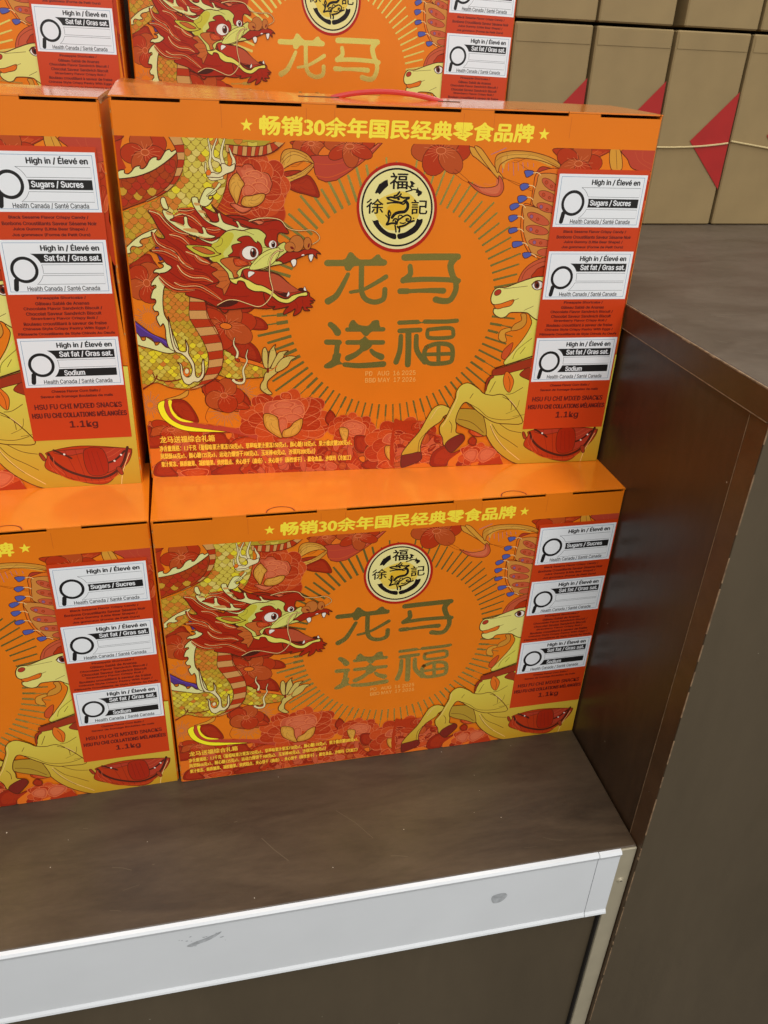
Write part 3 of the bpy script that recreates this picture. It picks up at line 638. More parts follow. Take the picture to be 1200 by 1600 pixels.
F|t2|-|882,4266 1055,4268 1108,4211 965,4224
F|t2|-|1105,4169 1219,4141 1307,4142 1160,4126
L|dk|0.29|962,4182 1160,4126 1302,4070 1467,4143
F|cr|dk,1.2|1047,4168 1160,4119 1303,4084 1438,4143 1481,4129 1431,4027 1300,4041 1158,4097
F|fy|dk,1.4|1299,4021 1390,4080 1453,4159 1531,4232 1649,4261 1780,4248 1884,4274 2017,4272 2104,4222 2140,4172 2112,4099 2142,4012 2277,3995 2368,4057 2436,4072 2459,3940 2348,3828 2294,3802 2407,3753 2208,3708 2085,3655 1934,3647 1829,3669 1753,3639 1703,3534 1551,3511 1511,3609 1371,3758 1284,3787 1243,3846
F|fy2|-|1299,4021 1390,4080 1453,4159 1559,4225 1645,4183 1579,4038 1468,3906 1506,3788 1372,3773 1285,3802
L|dk|0.29|1737,4262 1853,4227 1955,4185
L|dk|0.29|1394,4137 1466,4124 1446,4037 1356,3993
F|ck|dk,1.2|1417,3788 1464,3825 1613,3847 1732,3833 1864,3789 1892,3729 1755,3684 1661,3609 1688,3549 1612,3526 1586,3609 1458,3728
F|rd|dk,0.8|1619,3818 1731,3818 1862,3744 1756,3707 1651,3714
L|dk|0.23|1618,3639 1677,3624 1644,3564
F|mn|dk,1.3|1540,3862 1617,3928 1607,4023 1757,4068 1693,4104 1761,4155 1880,4163 1958,4084 1994,4062 2003,4091 2053,4041 2073,3967 2056,3908 2003,3879 1822,3848 1643,3850
F|rd2|dk,0.17|1996,3893 1980,3842 1939,3800 1880,3777 1817,3777 1761,3800 1724,3841 1712,3892 1728,3943 1769,3984 1827,4007 1890,4007 1946,3985 1984,3944
F|wh|dk,0.66|2013,3913 1998,3866 1961,3829 1909,3808 1851,3808 1801,3828 1767,3865 1756,3911 1771,3957 1808,3994 1860,4015 1917,4015 1968,3995 2002,3959
F|dk|dk,0.50|1982,3915 1975,3883 1961,3858 1940,3843 1918,3843 1899,3857 1886,3883 1883,3915 1889,3947 1904,3972 1924,3987 1946,3987 1965,3973 1978,3947
F|ib|-|1974,3920 1969,3893 1958,3871 1942,3859 1924,3859 1909,3871 1899,3893 1897,3919 1901,3946 1913,3968 1929,3980 1946,3980 1961,3968 1971,3947
F|bk|-|1959,3908 1956,3890 1950,3876 1941,3867 1932,3867 1924,3875 1918,3890 1917,3908 1920,3926 1926,3940 1935,3948 1944,3948 1952,3940 1957,3926
F|wh|-|1932,3952 1930,3943 1926,3936 1921,3932 1915,3932 1910,3936 1906,3943 1905,3952 1907,3961 1911,3968 1917,3972 1922,3972 1928,3968 1931,3961
F|wh|dk,0.50|2297,4042 2291,4015 2273,3994 2249,3982 2222,3982 2198,3993 2182,4015 2177,4041 2184,4068 2201,4090 2226,4102 2252,4102 2276,4090 2292,4069
F|dk|dk,0.33|2278,4042 2274,4022 2265,4005 2253,3996 2240,3996 2228,4005 2220,4021 2218,4042 2221,4062 2230,4078 2242,4087 2256,4088 2267,4079 2275,4062
F|bk|-|2266,4035 2264,4022 2259,4012 2253,4006 2246,4006 2241,4012 2237,4022 2236,4034 2237,4047 2242,4057 2248,4063 2255,4063 2260,4058 2264,4047
F|wh|-|2251,4064 2250,4059 2248,4055 2244,4052 2240,4052 2236,4055 2234,4059 2233,4064 2234,4069 2237,4073 2241,4075 2245,4075 2248,4073 2251,4069
L|dk|0.30|2082,3997 2186,3995
F|fy3|dk,1|2002,3849 2155,3953 2337,3991 2334,3895 2271,3790 2178,3715 1995,3655 1859,3669
L|dk|0.23|1937,3730 2077,3849 2214,3924
L|dk|0.23|2148,3730 2182,3850 2275,3939
L|dk|0.23|2271,3790 2304,3880 2396,3940
F|lip|dk,1.4|2456,3922 2577,3933 2653,3933 2730,3971 2806,3979 2898,3972 2998,3898 2928,3912 2936,3830 2882,3882 2790,3897 2637,3836 2514,3791 2407,3753 2347,3791 2279,3787 2364,3858
F|wh|dk,1|2518,3791 2561,3821 2606,3806 2598,3731 2559,3698 2536,3731
F|wh|dk,1|2798,3874 2836,3897 2879,3890 2859,3807 2828,3784
F|wh|-|2683,3874 2714,3897 2737,3879
F|sn|dk,0.68|2848,4060 2841,4018 2823,3984 2798,3965 2769,3965 2743,3983 2726,4017 2720,4060 2727,4102 2745,4136 2770,4154 2799,4155 2824,4136 2842,4103
F|sn|dk,0.67|2726,4060 2714,4004 2682,3960 2636,3935 2586,3935 2540,3959 2509,4003 2499,4058 2511,4113 2543,4157 2589,4181 2639,4182 2684,4158 2715,4114
F|sn|dk,0.67|2589,4007 2580,3974 2557,3947 2523,3932 2486,3932 2453,3946 2430,3973 2423,4006 2432,4039 2455,4066 2489,4081 2526,4081 2559,4067 2581,4040
F|mo|-|2567,3974 2560,3969 2548,3968 2535,3973 2523,3981 2515,3991 2511,4002 2513,4011 2521,4016 2533,4016 2546,4012 2558,4003 2566,3993 2570,3982
F|mo|-|2818,4027 2812,4012 2805,4001 2797,3996 2791,3998 2787,4006 2786,4019 2789,4034 2794,4049 2802,4060 2810,4065 2816,4063 2820,4055 2821,4042
F|fy2|dk,1.2|905,4016 1037,4025 1153,4018 1297,3997 1380,3910 1438,3896 1288,3848 1141,3850 1000,3923
F|ck|dk,1|1005,3993 1151,3996 1265,3946 1343,3903 1232,3887 1117,3923
T|dk|-|1.23,0.87|1889,4392 2037,4429 2229,4438 2376,4404 2478,4291 2657,4256 2853,4265 2959,4193 2967,4120 2867,4053
T|cl|-|0.65,0.43|1889,4392 2037,4429 2229,4438 2376,4404 2478,4291 2657,4256 2853,4265 2959,4193 2967,4120 2867,4053
T|dk|-|1.35,1.05|2396,3954 2290,3932 2204,3820 2176,3640 2187,3488 2221,3334 2195,3241 2099,3116 1973,3062 1790,3118 1639,3168 1487,3169 1331,3092
T|cl|-|0.67,0.60|2396,3954 2290,3932 2204,3820 2176,3640 2187,3488 2221,3334 2195,3241 2099,3116 1973,3062 1790,3118 1639,3168 1487,3169 1331,3092
G|horse_print
F|rd2|br,1|6428,5167 6512,5264 6777,5200 6768,5130 6491,5142
F|or|br,1|6456,5176 6408,4966 6403,4788 6433,4645 6797,4430 7000,4432 6878,5185
F|t3|br,1|6508,5160 6452,5002 6428,4824 6448,4681 6762,4521 6988,4506 6895,5080
F|or|br,1|6295,4706 6263,4497 6297,4240 6409,4015 6594,3863 7104,3788 6988,4506 6565,4628
F|t3|br,1|6319,4679 6312,4461 6342,4240 6460,4015 6588,3902 7097,3826 7000,4432
F|rp|dk,0.66|6809,4917 6779,4904 6729,4909 6668,4932 6608,4969 6562,5012 6537,5052 6540,5082 6569,5096 6618,5091 6679,5068 6739,5031 6786,4988 6811,4948
F|rp|dk,0.66|6837,4763 6812,4742 6758,4736 6688,4748 6615,4775 6554,4811 6516,4849 6509,4882 6535,4903 6588,4908 6657,4896 6730,4870 6792,4834 6830,4796
F|rp|dk,0.67|6825,4599 6803,4577 6752,4569 6684,4577 6611,4598 6550,4630 6510,4665 6501,4696 6524,4718 6574,4726 6642,4718 6714,4697 6776,4665 6816,4630
F|rp|dk,0.67|6755,4393 6724,4372 6660,4371 6576,4391 6489,4426 6415,4471 6370,4516 6362,4553 6393,4573 6456,4574 6539,4555 6626,4520 6700,4475 6746,4430
F|rp|dk,0.68|6763,4262 6740,4235 6683,4221 6601,4222 6512,4238 6433,4266 6380,4300 6364,4334 6386,4360 6443,4374 6524,4373 6613,4357 6692,4329 6745,4295
F|rp|dk,0.68|6845,4078 6826,4052 6771,4035 6690,4029 6599,4038 6518,4057 6462,4084 6441,4114 6460,4140 6515,4157 6596,4162 6685,4154 6767,4135 6824,4107
F|rp|dk,0.69|6965,3942 6952,3913 6906,3890 6837,3877 6759,3877 6687,3889 6635,3912 6614,3940 6627,3968 6672,3991 6740,4004 6818,4004 6890,3992 6943,3970
F|br3|dk,0.44|6643,5031 6642,5019 6636,5009 6626,5004 6613,5003 6602,5009 6592,5018 6588,5030 6589,5043 6595,5052 6605,5058 6618,5058 6629,5053 6639,5044
F|br3|dk,0.44|6733,4975 6732,4965 6727,4957 6718,4952 6707,4952 6697,4956 6689,4964 6685,4974 6686,4984 6692,4992 6701,4997 6711,4997 6721,4993 6729,4985
F|br3|dk,0.44|6621,4845 6620,4833 6614,4822 6604,4817 6591,4817 6579,4822 6570,4832 6566,4844 6567,4856 6573,4866 6583,4872 6596,4872 6608,4867 6617,4857
F|br3|dk,0.44|6724,4802 6723,4792 6717,4785 6708,4781 6698,4780 6687,4784 6680,4792 6676,4801 6677,4810 6682,4818 6691,4822 6702,4822 6712,4818 6720,4811
F|bv2|dk,0.44|6609,4661 6608,4649 6601,4639 6591,4633 6578,4633 6566,4638 6557,4648 6553,4661 6554,4673 6560,4683 6570,4689 6583,4689 6595,4684 6604,4674
F|br3|dk,0.45|6711,4621 6710,4612 6704,4604 6695,4600 6685,4599 6674,4604 6667,4611 6663,4620 6664,4630 6669,4638 6678,4642 6689,4642 6699,4638 6707,4630
F|bv2|dk,0.45|6466,4509 6465,4496 6459,4486 6448,4480 6436,4480 6424,4485 6414,4495 6410,4508 6411,4521 6417,4531 6428,4537 6440,4537 6452,4531 6461,4521
F|br3|dk,0.45|6572,4468 6572,4457 6566,4449 6557,4444 6546,4444 6536,4449 6528,4457 6524,4467 6525,4478 6531,4486 6540,4491 6550,4491 6561,4486 6569,4478
F|bv2|dk,0.45|6482,4306 6481,4293 6475,4283 6464,4277 6452,4277 6440,4283 6430,4293 6426,4306 6427,4319 6433,4329 6444,4335 6456,4335 6468,4329 6478,4319
F|br3|dk,0.45|6585,4279 6585,4269 6579,4260 6570,4256 6559,4255 6549,4260 6541,4268 6537,4279 6538,4289 6543,4298 6552,4303 6563,4303 6574,4298 6582,4290
F|bv2|dk,0.45|6572,4101 6571,4088 6565,4077 6554,4072 6541,4071 6529,4077 6520,4088 6515,4101 6516,4114 6523,4124 6533,4130 6546,4130 6558,4125 6568,4114
F|br3|dk,0.45|6678,4092 6677,4083 6671,4075 6662,4070 6651,4070 6641,4074 6633,4082 6629,4092 6630,4102 6635,4110 6645,4114 6656,4114 6666,4110 6674,4102
F|bl|dk,1|6229,5198 6355,5200 6381,5158 6281,5100 6247,5138
F|bl|dk,1|6177,4970 6234,5012 6324,4999 6330,4955 6230,4901
F|bl|dk,1|6163,4806 6239,4830 6317,4808 6316,4769 6205,4713
F|bl|dk,1|6047,4666 6117,4709 6196,4704 6206,4660 6091,4600
F|bl|dk,1|6048,4498 6100,4528 6196,4524 6202,4478 6094,4419
F|bl|dk,1|6072,4302 6144,4335 6221,4328 6228,4280 6106,4238
F|bl|dk,1|6164,4098 6232,4118 6335,4109 6341,4062 6195,4014
F|bl|dk,1|6360,3920 6439,3943 6512,3930 6509,3882 6411,3843
L|cl|0.65|6380,5166 6447,5173 6501,5139
L|cl|0.65|6326,4985 6397,4974 6436,4945
L|cl|0.66|6321,4805 6382,4797 6422,4767
L|cl|0.66|6201,4695 6269,4682 6314,4643
L|cl|0.67|6198,4511 6262,4506 6307,4470
L|cl|0.68|6223,4313 6289,4304 6330,4268
L|cl|0.69|6337,4094 6400,4081 6435,4044
L|cl|0.70|6514,3920 6568,3902 6610,3863
F|rp|br,1|6345,3438 6411,3638 6575,3786 6801,3861 6895,3762 6694,3688 6609,3538 6509,3500
F|rd|br,1|6585,3526 6624,3625 6694,3688 6903,3713 6929,3538
L|br|0.39|6404,3488 6463,3638 6657,3762 6810,3799
F|ly|br,1|6114,2477 6139,2611 6296,2662 6330,2609 6227,2557 6271,2421 6191,2409
F|go|br,1|6371,2715 6496,2793 6469,2898 6564,2898 6585,2739 6490,2634 6330,2609
F|rl|br,1|6211,2122 6236,2259 6384,2393 6374,2257 6298,2093
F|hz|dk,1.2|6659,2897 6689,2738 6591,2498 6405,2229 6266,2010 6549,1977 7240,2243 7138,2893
L|cl|0.56|6306,2023 6409,2201 6550,2390 6700,2604
L|dk|0.42|6423,2091 6485,2255 6732,2469
L|dk|0.42|6549,2185 6630,2307
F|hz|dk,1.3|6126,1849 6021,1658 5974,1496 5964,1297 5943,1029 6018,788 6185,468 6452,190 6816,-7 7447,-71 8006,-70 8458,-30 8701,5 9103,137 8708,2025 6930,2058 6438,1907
F|hd|dk,1.2|5479,1161 5883,1139 5994,1011 6084,629 5861,717 5485,908
L|dk|0.50|5512,975 5778,899 6029,683
P|ha|dk,1|6061,1867 6072,1908 6272,1958 6547,2049 6916,2153 7343,2305 7368,2146 6755,1933 6506,1873 6259,1808 6069,1793
L|db|1.12|6116,1939 6423,2029 6911,2191
F|ha|dk,1|6068,1802 5982,1723 5964,1529 5989,1512 6017,1690 6104,1769
F|or|dk,1|6316,1861 6382,1844 6479,1712 6479,1582 6429,1468 6337,1552 6285,1717
L|dk|0.41|6374,1779 6422,1648 6420,1484
F|ha|dk,1|6579,1807 6755,1933 6856,1671 6754,1706
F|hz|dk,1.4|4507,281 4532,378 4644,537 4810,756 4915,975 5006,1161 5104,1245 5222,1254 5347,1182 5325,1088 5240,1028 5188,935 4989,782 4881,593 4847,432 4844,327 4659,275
F|ho|dk,1.4|4495,222 4514,274 4688,307 4844,327 4867,167 4551,30 4497,83
L|dk|0.48|4807,335 4823,563 4933,720
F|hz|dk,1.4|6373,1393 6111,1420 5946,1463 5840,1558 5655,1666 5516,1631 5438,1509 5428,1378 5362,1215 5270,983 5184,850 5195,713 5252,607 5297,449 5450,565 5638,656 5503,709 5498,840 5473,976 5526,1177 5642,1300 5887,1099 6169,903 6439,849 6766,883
F|ho|dk,1.4|5314,441 5385,568 5604,671 5679,574 5593,438 5440,303
L|dk|0.49|5699,1371 5753,1468
L|dk|0.50|5353,946 5410,842 5406,705
L|dk|0.49|5642,1300 5881,1166 6094,991 6429,929 6686,989
L|dk|0.50|6309,1388 6484,1283 6505,1114
L|cl|0.50|6445,1334 6537,1248 6595,1179
L|dk|0.51|6175,851 6332,638 6550,489 6735,358
L|dk|0.51|6305,864 6521,718 6763,658
L|dk|0.50|6368,1436 6496,1449 6676,1560
L|dk|0.49|6057,1477 6145,1687
L|cl|0.48|5467,1541 5460,1377 5330,1032 5224,832
L|cl|0.51|6141,859 6228,676 6445,387 6804,85
L|cl|0.49|4998,992 5110,1189 5172,1214
L|db|0.34|6865,1137 6812,1037 6553,993
L|db|0.33|6644,1312 6600,1145 6415,1049
L|db|0.34|6146,818 6273,570 6504,313
F|hc|dk,1.5|5905,3135 5907,3237 5949,3325 6011,3358 6143,3363 6357,3443 6611,3526 6768,3543 7036,3538 7159,2760 6824,2790 6739,2812 6649,2871 6560,2924 6316,2931 6251,2913 6204,2861 6113,2836 6014,2881 5967,2941 5974,2993 6013,3001 6249,3043 6298,3120 6161,3103 6058,3070 5952,3071
F|or|dk,1|5967,3058 6084,3083 6173,3113 6310,3153 6274,3056 6145,3018 6028,2993
L|dk|0.40|6266,3120 6393,3171
L|dk|0.40|6514,2963 6680,3040
L|dk|0.39|6106,3337 6341,3362 6525,3382
F|rd2|dk,0.88|6060,3312 6068,3293 6064,3270 6049,3248 6026,3232 5999,3223 5974,3225 5956,3237 5948,3256 5952,3279 5967,3301 5990,3317 6017,3326 6042,3324
F|wh|dk,1.2|6603,3395 6661,3458 6740,3463 6791,3425 6783,3348 6708,3316 6637,3341
F|ib|dk,0.59|6733,3399 6733,3373 6723,3352 6706,3340 6686,3340 6666,3352 6651,3373 6642,3400 6643,3426 6653,3447 6669,3459 6689,3459 6709,3447 6725,3426
F|bk|-|6715,3394 6715,3379 6711,3367 6704,3360 6694,3360 6684,3367 6677,3379 6672,3394 6672,3410 6677,3422 6684,3429 6694,3429 6703,3422 6711,3410
L|dk|0.65|6589,3400 6647,3463 6725,3475 6797,3442
F|rd|br,1.2|6927,687 7454,774 8185,696 8282,640 8199,428 8021,253 7812,42 7495,63 7128,216 6849,389 6905,600
F|rd2|br,1|7059,700 7242,605 7613,628 7671,267 7880,259 8129,430 8202,696
L|db|2.26|6931,652 7024,472 7255,284 7620,153 7890,204 8100,395 8216,713
L|db|1.78|7645,430 7851,433 7997,489 8160,644
L|db|1.73|7023,719 7208,607 7284,551
L|rp|0.53|7647,520 7901,546 8119,681
L|rp|0.53|7636,591 7854,619 8012,702
L|mo|0.35|7192,713 7324,281
L|mo|0.35|7362,707 7454,221
L|mo|0.35|7499,702 7572,235
L|mo|0.35|6912,547 6971,367
L|mo|0.35|7108,361 7163,215
L|mo|0.36|7335,208 7369,97
L|mo|0.36|7552,145 7572,60
L|mo|0.36|7759,154 7791,61
F|wh|-|7197,632 7197,624 7193,618 7187,615 7179,615 7172,619 7166,625 7163,633 7164,640 7168,646 7174,650 7182,649 7189,646 7195,639
F|wh|-|7686,429 7686,421 7682,415 7676,412 7668,412 7660,416 7655,422 7652,430 7652,438 7656,444 7662,447 7670,447 7677,443 7683,437
F|wh|-|7841,430 7841,422 7837,416 7831,413 7823,413 7815,417 7809,424 7806,432 7807,439 7811,445 7817,449 7825,448 7832,445 7838,438
F|wh|-|7994,464 7994,456 7990,450 7984,447 7976,447 7969,451 7963,457 7960,465 7960,473 7964,479 7970,482 7978,482 7985,478 7991,472
F|wh|-|8114,574 8113,567 8109,560 8103,557 8095,557 8088,561 8082,568 8079,575 8079,583 8083,589 8089,592 8097,592 8104,589 8110,582
F|mn|dk,1|7502,684 7808,691 7845,260 7538,236
L|mo|0.35|7556,665 7601,270
L|mo|0.35|7624,663 7688,266
L|mo|0.35|7710,660 7776,263
L|rp|0.52|6936,616 6927,440 7052,274
L|rp|0.52|7007,596 7002,437 7140,252
L|rdl|0.88|6937,368 7205,159 7562,82 7870,113 8116,304
L|mo|0.28|6971,367 7005,265
L|mo|0.28|7040,310 7080,218
L|mo|0.29|7226,205 7263,138
L|mo|0.29|7446,160 7473,71
L|mo|0.29|7656,148 7680,62
L|mo|0.29|7858,187 7901,94
L|mo|0.29|7968,255 8026,180
L|mo|0.29|8057,343 8121,278
F|ha|dk,1|6780,657 6821,673 6878,548 6830,532
L|cl|0.55|8036,-41 8091,251 8236,606
F|ha|dk,1|7990,327 8057,343 8097,214 8048,198
G|title_print
L|fo|5.11|3101,3755 4029,3765
F|fo|-|3334,3794 3398,3832 3453,3925 3513,3915 3553,3870 3633,3815 3711,3815 3816,3820 3892,3884 3945,3892 3978,3846 4027,3808 4029,3757 3635,3718 3531,3698 3475,3636 3401,3641 3379,3705
L|fo|4.40|3661,3744 3663,3487 3673,3303 3730,3184 3840,3128 3948,3127 4048,3183 4061,3329
T|fo|-|3.38,5.72|3442,3577 3353,3396 3250,3226 3118,3139
T|fo|-|2.65,3.97|3487,3286 3699,3330 3909,3439 4070,3538
L|fo|5.48|4364,3848 4663,3857 5256,3862
T|fo|-|6.10,4.51|5216,3851 5146,3721 5219,3512 5292,3459
T|fo|-|4.60,5.42|5247,3499 5271,3325 5194,3158 5071,3132 4936,3160
T|fo|-|4.21,5.27|4463,3707 4478,3591 4428,3525 4363,3478
L|fo|4.26|4363,3476 4687,3496 5069,3491 5305,3472
L|fo|4.84|4319,3301 4441,3301
L|fo|3.50|4373,3296 4618,3306
T|fo|-|3.24,5.13|4590,3306 4836,3311 5057,3305
T|fo|-|4.61,6.23|3161,2749 3229,2688 3284,2611
L|fo|4.68|3101,2447 3314,2438
T|fo|-|4.70,4.15|3287,2425 3267,2242 3263,2128
F|fo|-|3220,2243 3344,2241 3332,2112 3388,2054 3291,2041 3181,1986 3071,1988 3065,2046 3180,2130
L|fo|3.83|3446,2659 4062,2657
F|fo|-|3478,2686 3498,2795 3557,2822 3607,2767 3662,2733 3799,2724 3878,2805 3973,2813 3995,2735 4006,2666 3857,2612 3791,2544 3727,2558 3665,2623
L|fo|4.16|3456,2436 4063,2428
T|fo|-|3.05,5.55|3750,2511 3760,2376 3620,2236 3469,2159
T|fo|-|3.38,5.92|3868,2289 3926,2231 4046,2171
T|fo|-|4.25,5.38|3416,2045 3681,2020 4088,2041
F|fo|-|3642,2448 3709,2503 3778,2510 3849,2445 3879,2374 3785,2290 3647,2264 3672,2363
L|fo|3.74|4333,2768 4651,2779
L|fo|3.77|4776,2783 5127,2780 5338,2794
F|fo|-|4622,2807 4721,2778 4802,2810 4807,2749 4722,2756 4626,2740
L|fo|4.19|4348,2626 4702,2639
T|fo|-|3.93,5.05|4373,2536 4367,2281 4312,2074
L|fo|5.33|4500,2605 4516,2336 4522,2024
T|fo|-|4.23,5.08|4644,2533 4669,2276 4826,2065
L|fo|3.52|4842,2643 5222,2667 5291,2581 5250,2502 4895,2495 4834,2558 4842,2643
L|fo|4.15|4836,2331 4988,2386 5188,2383 5295,2309 5311,2120 5245,2048 4928,2034 4821,2129 4805,2245 4836,2331
L|fo|3.73|5048,2356 5071,2051
L|fo|3.46|4831,2201 5304,2208
G|emblem_print
F|er|-|4847,4628 4804,4329 4636,4084 4378,3945 4083,3944 3814,4078 3627,4318 3556,4611 3611,4899 3778,5128 4024,5257 4304,5263 4566,5144 4760,4919
F|cw|-|4800,4628 4759,4351 4604,4124 4363,3996 4090,3995 3840,4119 3666,4340 3599,4612 3650,4879 3805,5092 4035,5211 4295,5217 4539,5106 4720,4897
F|bk|-|4776,4628 4736,4368 4588,4155 4358,4035 4097,4033 3859,4149 3692,4358 3628,4613 3677,4865 3826,5065 4045,5179 4295,5184 4528,5079 4700,4882
F|eg|-|4747,4628 4710,4380 4568,4177 4350,4063 4102,4061 3875,4172 3717,4370 3656,4613 3702,4853 3843,5045 4052,5153 4290,5158 4512,5058 4676,4870
F|eg2|-|3986,4776 4288,4857 4501,4727 4565,4536 4469,4398 4215,4278 4027,4296 3876,4469 3829,4641
F|eg3|-|4074,4645 4297,4686 4323,4591 4161,4531 4102,4472 4038,4529
P|bk|-|3986,5010 4031,5025 4045,4937 3982,4880 3914,4804 3883,4831 3868,4817 3837,4821 3851,4859 3898,4953
P|bk|-|4381,5013 4422,5009 4475,4973 4436,4953 4458,4925 4377,4915 4405,4962
L|bk|1.08|4329,4853 4410,4873 4450,4888 4512,4879
L|bk|1.08|4344,4942 4387,4920 4419,4892
P|bk|-|4514,4926 4532,4884 4591,4857 4583,4819 4533,4785 4512,4804 4520,4832 4484,4841 4492,4870
F|bk|-|3811,4420 3837,4411 3903,4426 3931,4363 4007,4286 4092,4237 4198,4214 4201,4134 4096,4158 3957,4236 3860,4333
F|bk|-|4534,4453 4566,4438 4623,4449 4613,4370 4531,4251 4388,4170 4254,4135 4229,4209 4343,4240 4424,4290 4503,4359
L|bk|1.52|4033,4758 4109,4769 4171,4756 4231,4780 4293,4762 4385,4768
L|bk|1.52|4149,4788 4189,4799 4227,4846
L|bk|1.28|4230,4785 4254,4818
L|bk|1.28|4041,4678 4133,4689 4236,4685 4298,4667 4328,4696
L|bk|1.28|4049,4740 4111,4722 4194,4704 4276,4695 4316,4725 4386,4754
F|bk|-|4242,4742 4240,4734 4233,4727 4224,4724 4213,4724 4203,4727 4196,4734 4193,4742 4195,4750 4201,4757 4211,4761 4222,4761 4232,4757 4239,4751
L|bk|2.43|4327,4715 4365,4678 4369,4610 4325,4557 4243,4546 4172,4521 4128,4467
L|bk|1.64|4077,4568 4064,4520 4082,4462 4064,4394 4040,4355 4127,4380 4210,4371
L|bk|0.99|4082,4568 4105,4520 4091,4491
L|bk|1.00|4024,4500 4061,4462 4068,4423
L|bk|1.31|4146,4414 4165,4444 4207,4444 4219,4415 4189,4395 4182,4415
L|bk|1.31|4210,4376 4228,4425 4268,4455 4329,4494 4380,4504 4434,4466 4416,4417 4364,4417 4357,4446 4394,4446
L|bk|1.01|4248,4445 4226,4464 4245,4503 4287,4494
L|bk|1.67|4254,4327 4337,4348 4417,4398 4479,4418
L|bk|1.31|4181,4346 4193,4297 4201,4248
L|bk|1.57|4223,4327 4256,4298 4253,4249
L|bk|1.01|4262,4386 4314,4377 4345,4392
F|bk|-|4489,4459 4488,4454 4484,4450 4480,4447 4474,4447 4469,4450 4465,4454 4464,4459 4465,4464 4468,4468 4473,4470 4478,4470 4483,4468 4487,4464
F|bk|-|4502,4418 4501,4413 4497,4409 4493,4407 4487,4407 4482,4409 4478,4413 4477,4418 4477,4423 4481,4427 4486,4429 4491,4429 4496,4427 4500,4423"""
def pts_of(t): return [(int(a)/20, int(b)/20) for a, b in (q.split(',') for q in t.split())]
W, H, D = .420, 0.3017, .105
FACE = (1.2, .6, 418.8, 277.0)
stack = Stack()
rnd = random.Random(4)
OW = .56
def outline(ink, pts, spec, closed=True):
    if spec == '-': return
    c, w = spec.split(','); q = pts+[pts[0]] if closed else pts
    ink.stroke(q, float(w)*OW, MATS[c], cap=False)
def scales(ink, mode, size, poly):
    xs = [p[0] for p in poly]; ys = [p[1] for p in poly]; x0, x1, y0, y1 = min(xs), max(xs), min(ys), max(ys)
    sz = size; row = 0; y = y0-sz
    # rows of round scales, upper rows overlap lower ones
    while y < y1+sz:
        x = x0-sz+(row % 2)*sz*.5
        while x < x1+sz:
            j = rnd.uniform(-.08, .08)*sz
            cx, cy = x+j, y+rnd.uniform(-.06, .06)*sz
            if inside((cx, cy), poly):
                base = [(-.52, .42), (-.5, 0), (-.34, -.34), (0, -.52), (.34, -.34), (.5, 0), (.52, .42), (0, .3)]
                sc = []
                for bx, by in base:
                    p = (cx+bx*sz, cy+by*sz)
                    if not inside(p, poly):
                        lo, hi = 0., 1.
                        for _ in range(5):
                            md = (lo+hi)/2
                            if inside((cx+bx*sz*md, cy+by*sz*md), poly): lo = md
                            else: hi = md
                        p = (cx+bx*sz*lo, cy+by*sz*lo)
                    sc.append(p)
                fx = (cx-x0)/(x1-x0); r = rnd.random()
                if mode == 1: c = 's1' if r < .16 else ('s2' if r < .62 else 'rs')
                elif mode == 2:
                    if fx < .4: c = 's1' if r < .3 else ('s5' if r < .8 else 's7')
                    else: c = 's5' if r < .14 else ('s4' if r < .3 else ('s6' if r < .55 else 's3'))
                elif mode == 3:
                    up = (cy-y0)/(y1-y0)
                    if up > .72: c = 's5' if r < .7 else 's1'
                    elif up > .6: c = 's1' if r < .6 else 's7'
                    else: c = 's5' if r < .13 else ('s4' if r < .32 else ('s7' if r < .62 else 's3'))
                else: c = 's5' if r < .22 else ('s4' if r < .3 else ('s3' if r < .6 and fx < .5 else 's1'))
                q = smooth(sc, True, 2)
                ink.fill(q, MATS[c]); ink.stroke(q+[q[0]], .28, MATS['sl' if mode != 1 else 'br'], cap=False)
            x += sz
        y += sz*.56; row += 1
LIGHT = dict(rd='rdl', rp='rpl', lf='lfl', rl='rll', go='gol', br2='rdl')
def enrich(ink, p, c, spec):
    # petals and leaves: a paler heart and fine veins, as in the print
    if c not in LIGHT or spec == '-' or ink is parts_now.get('horse_print'): return
    a = abs(sum(p[i][0]*p[(i+1) % len(p)][1]-p[(i+1) % len(p)][0]*p[i][1] for i in range(len(p))))/2
    if a < 12 or a > 4500: return
    cx = sum(q[0] for q in p)/len(p); cy = sum(q[1] for q in p)/len(p); b = p[0]
    ink.fill([(cx+(x-cx)*.74, cy+(y-cy)*.74) for x, y in p], MATS[LIGHT[c]])
    n = 5 if a < 400 else 11; v = 'mo' if c == 'lf' else ('br' if c == 'go' else 'pk')
    hub = (cx+(b[0]-cx)*.55, cy+(b[1]-cy)*.55) if a < 400 else (cx, cy)
    for k in range(n):
        q = p[int((k+1)*len(p)/(n+1)) % len(p)]; m_ = ((hub[0]+q[0])/2+(q[1]-hub[1])*.09, (hub[1]+q[1])/2-(q[0]-hub[0])*.09)
        e_ = (hub[0]+(q[0]-hub[0])*.88, hub[1]+(q[1]-hub[1])*.88); s_ = (hub[0]+(q[0]-hub[0])*.25, hub[1]+(q[1]-hub[1])*.25)
        ink.stroke(smooth([s_, m_, e_], False, 4), .2, MATS[v], .12, cap=False)
parts_now = {}
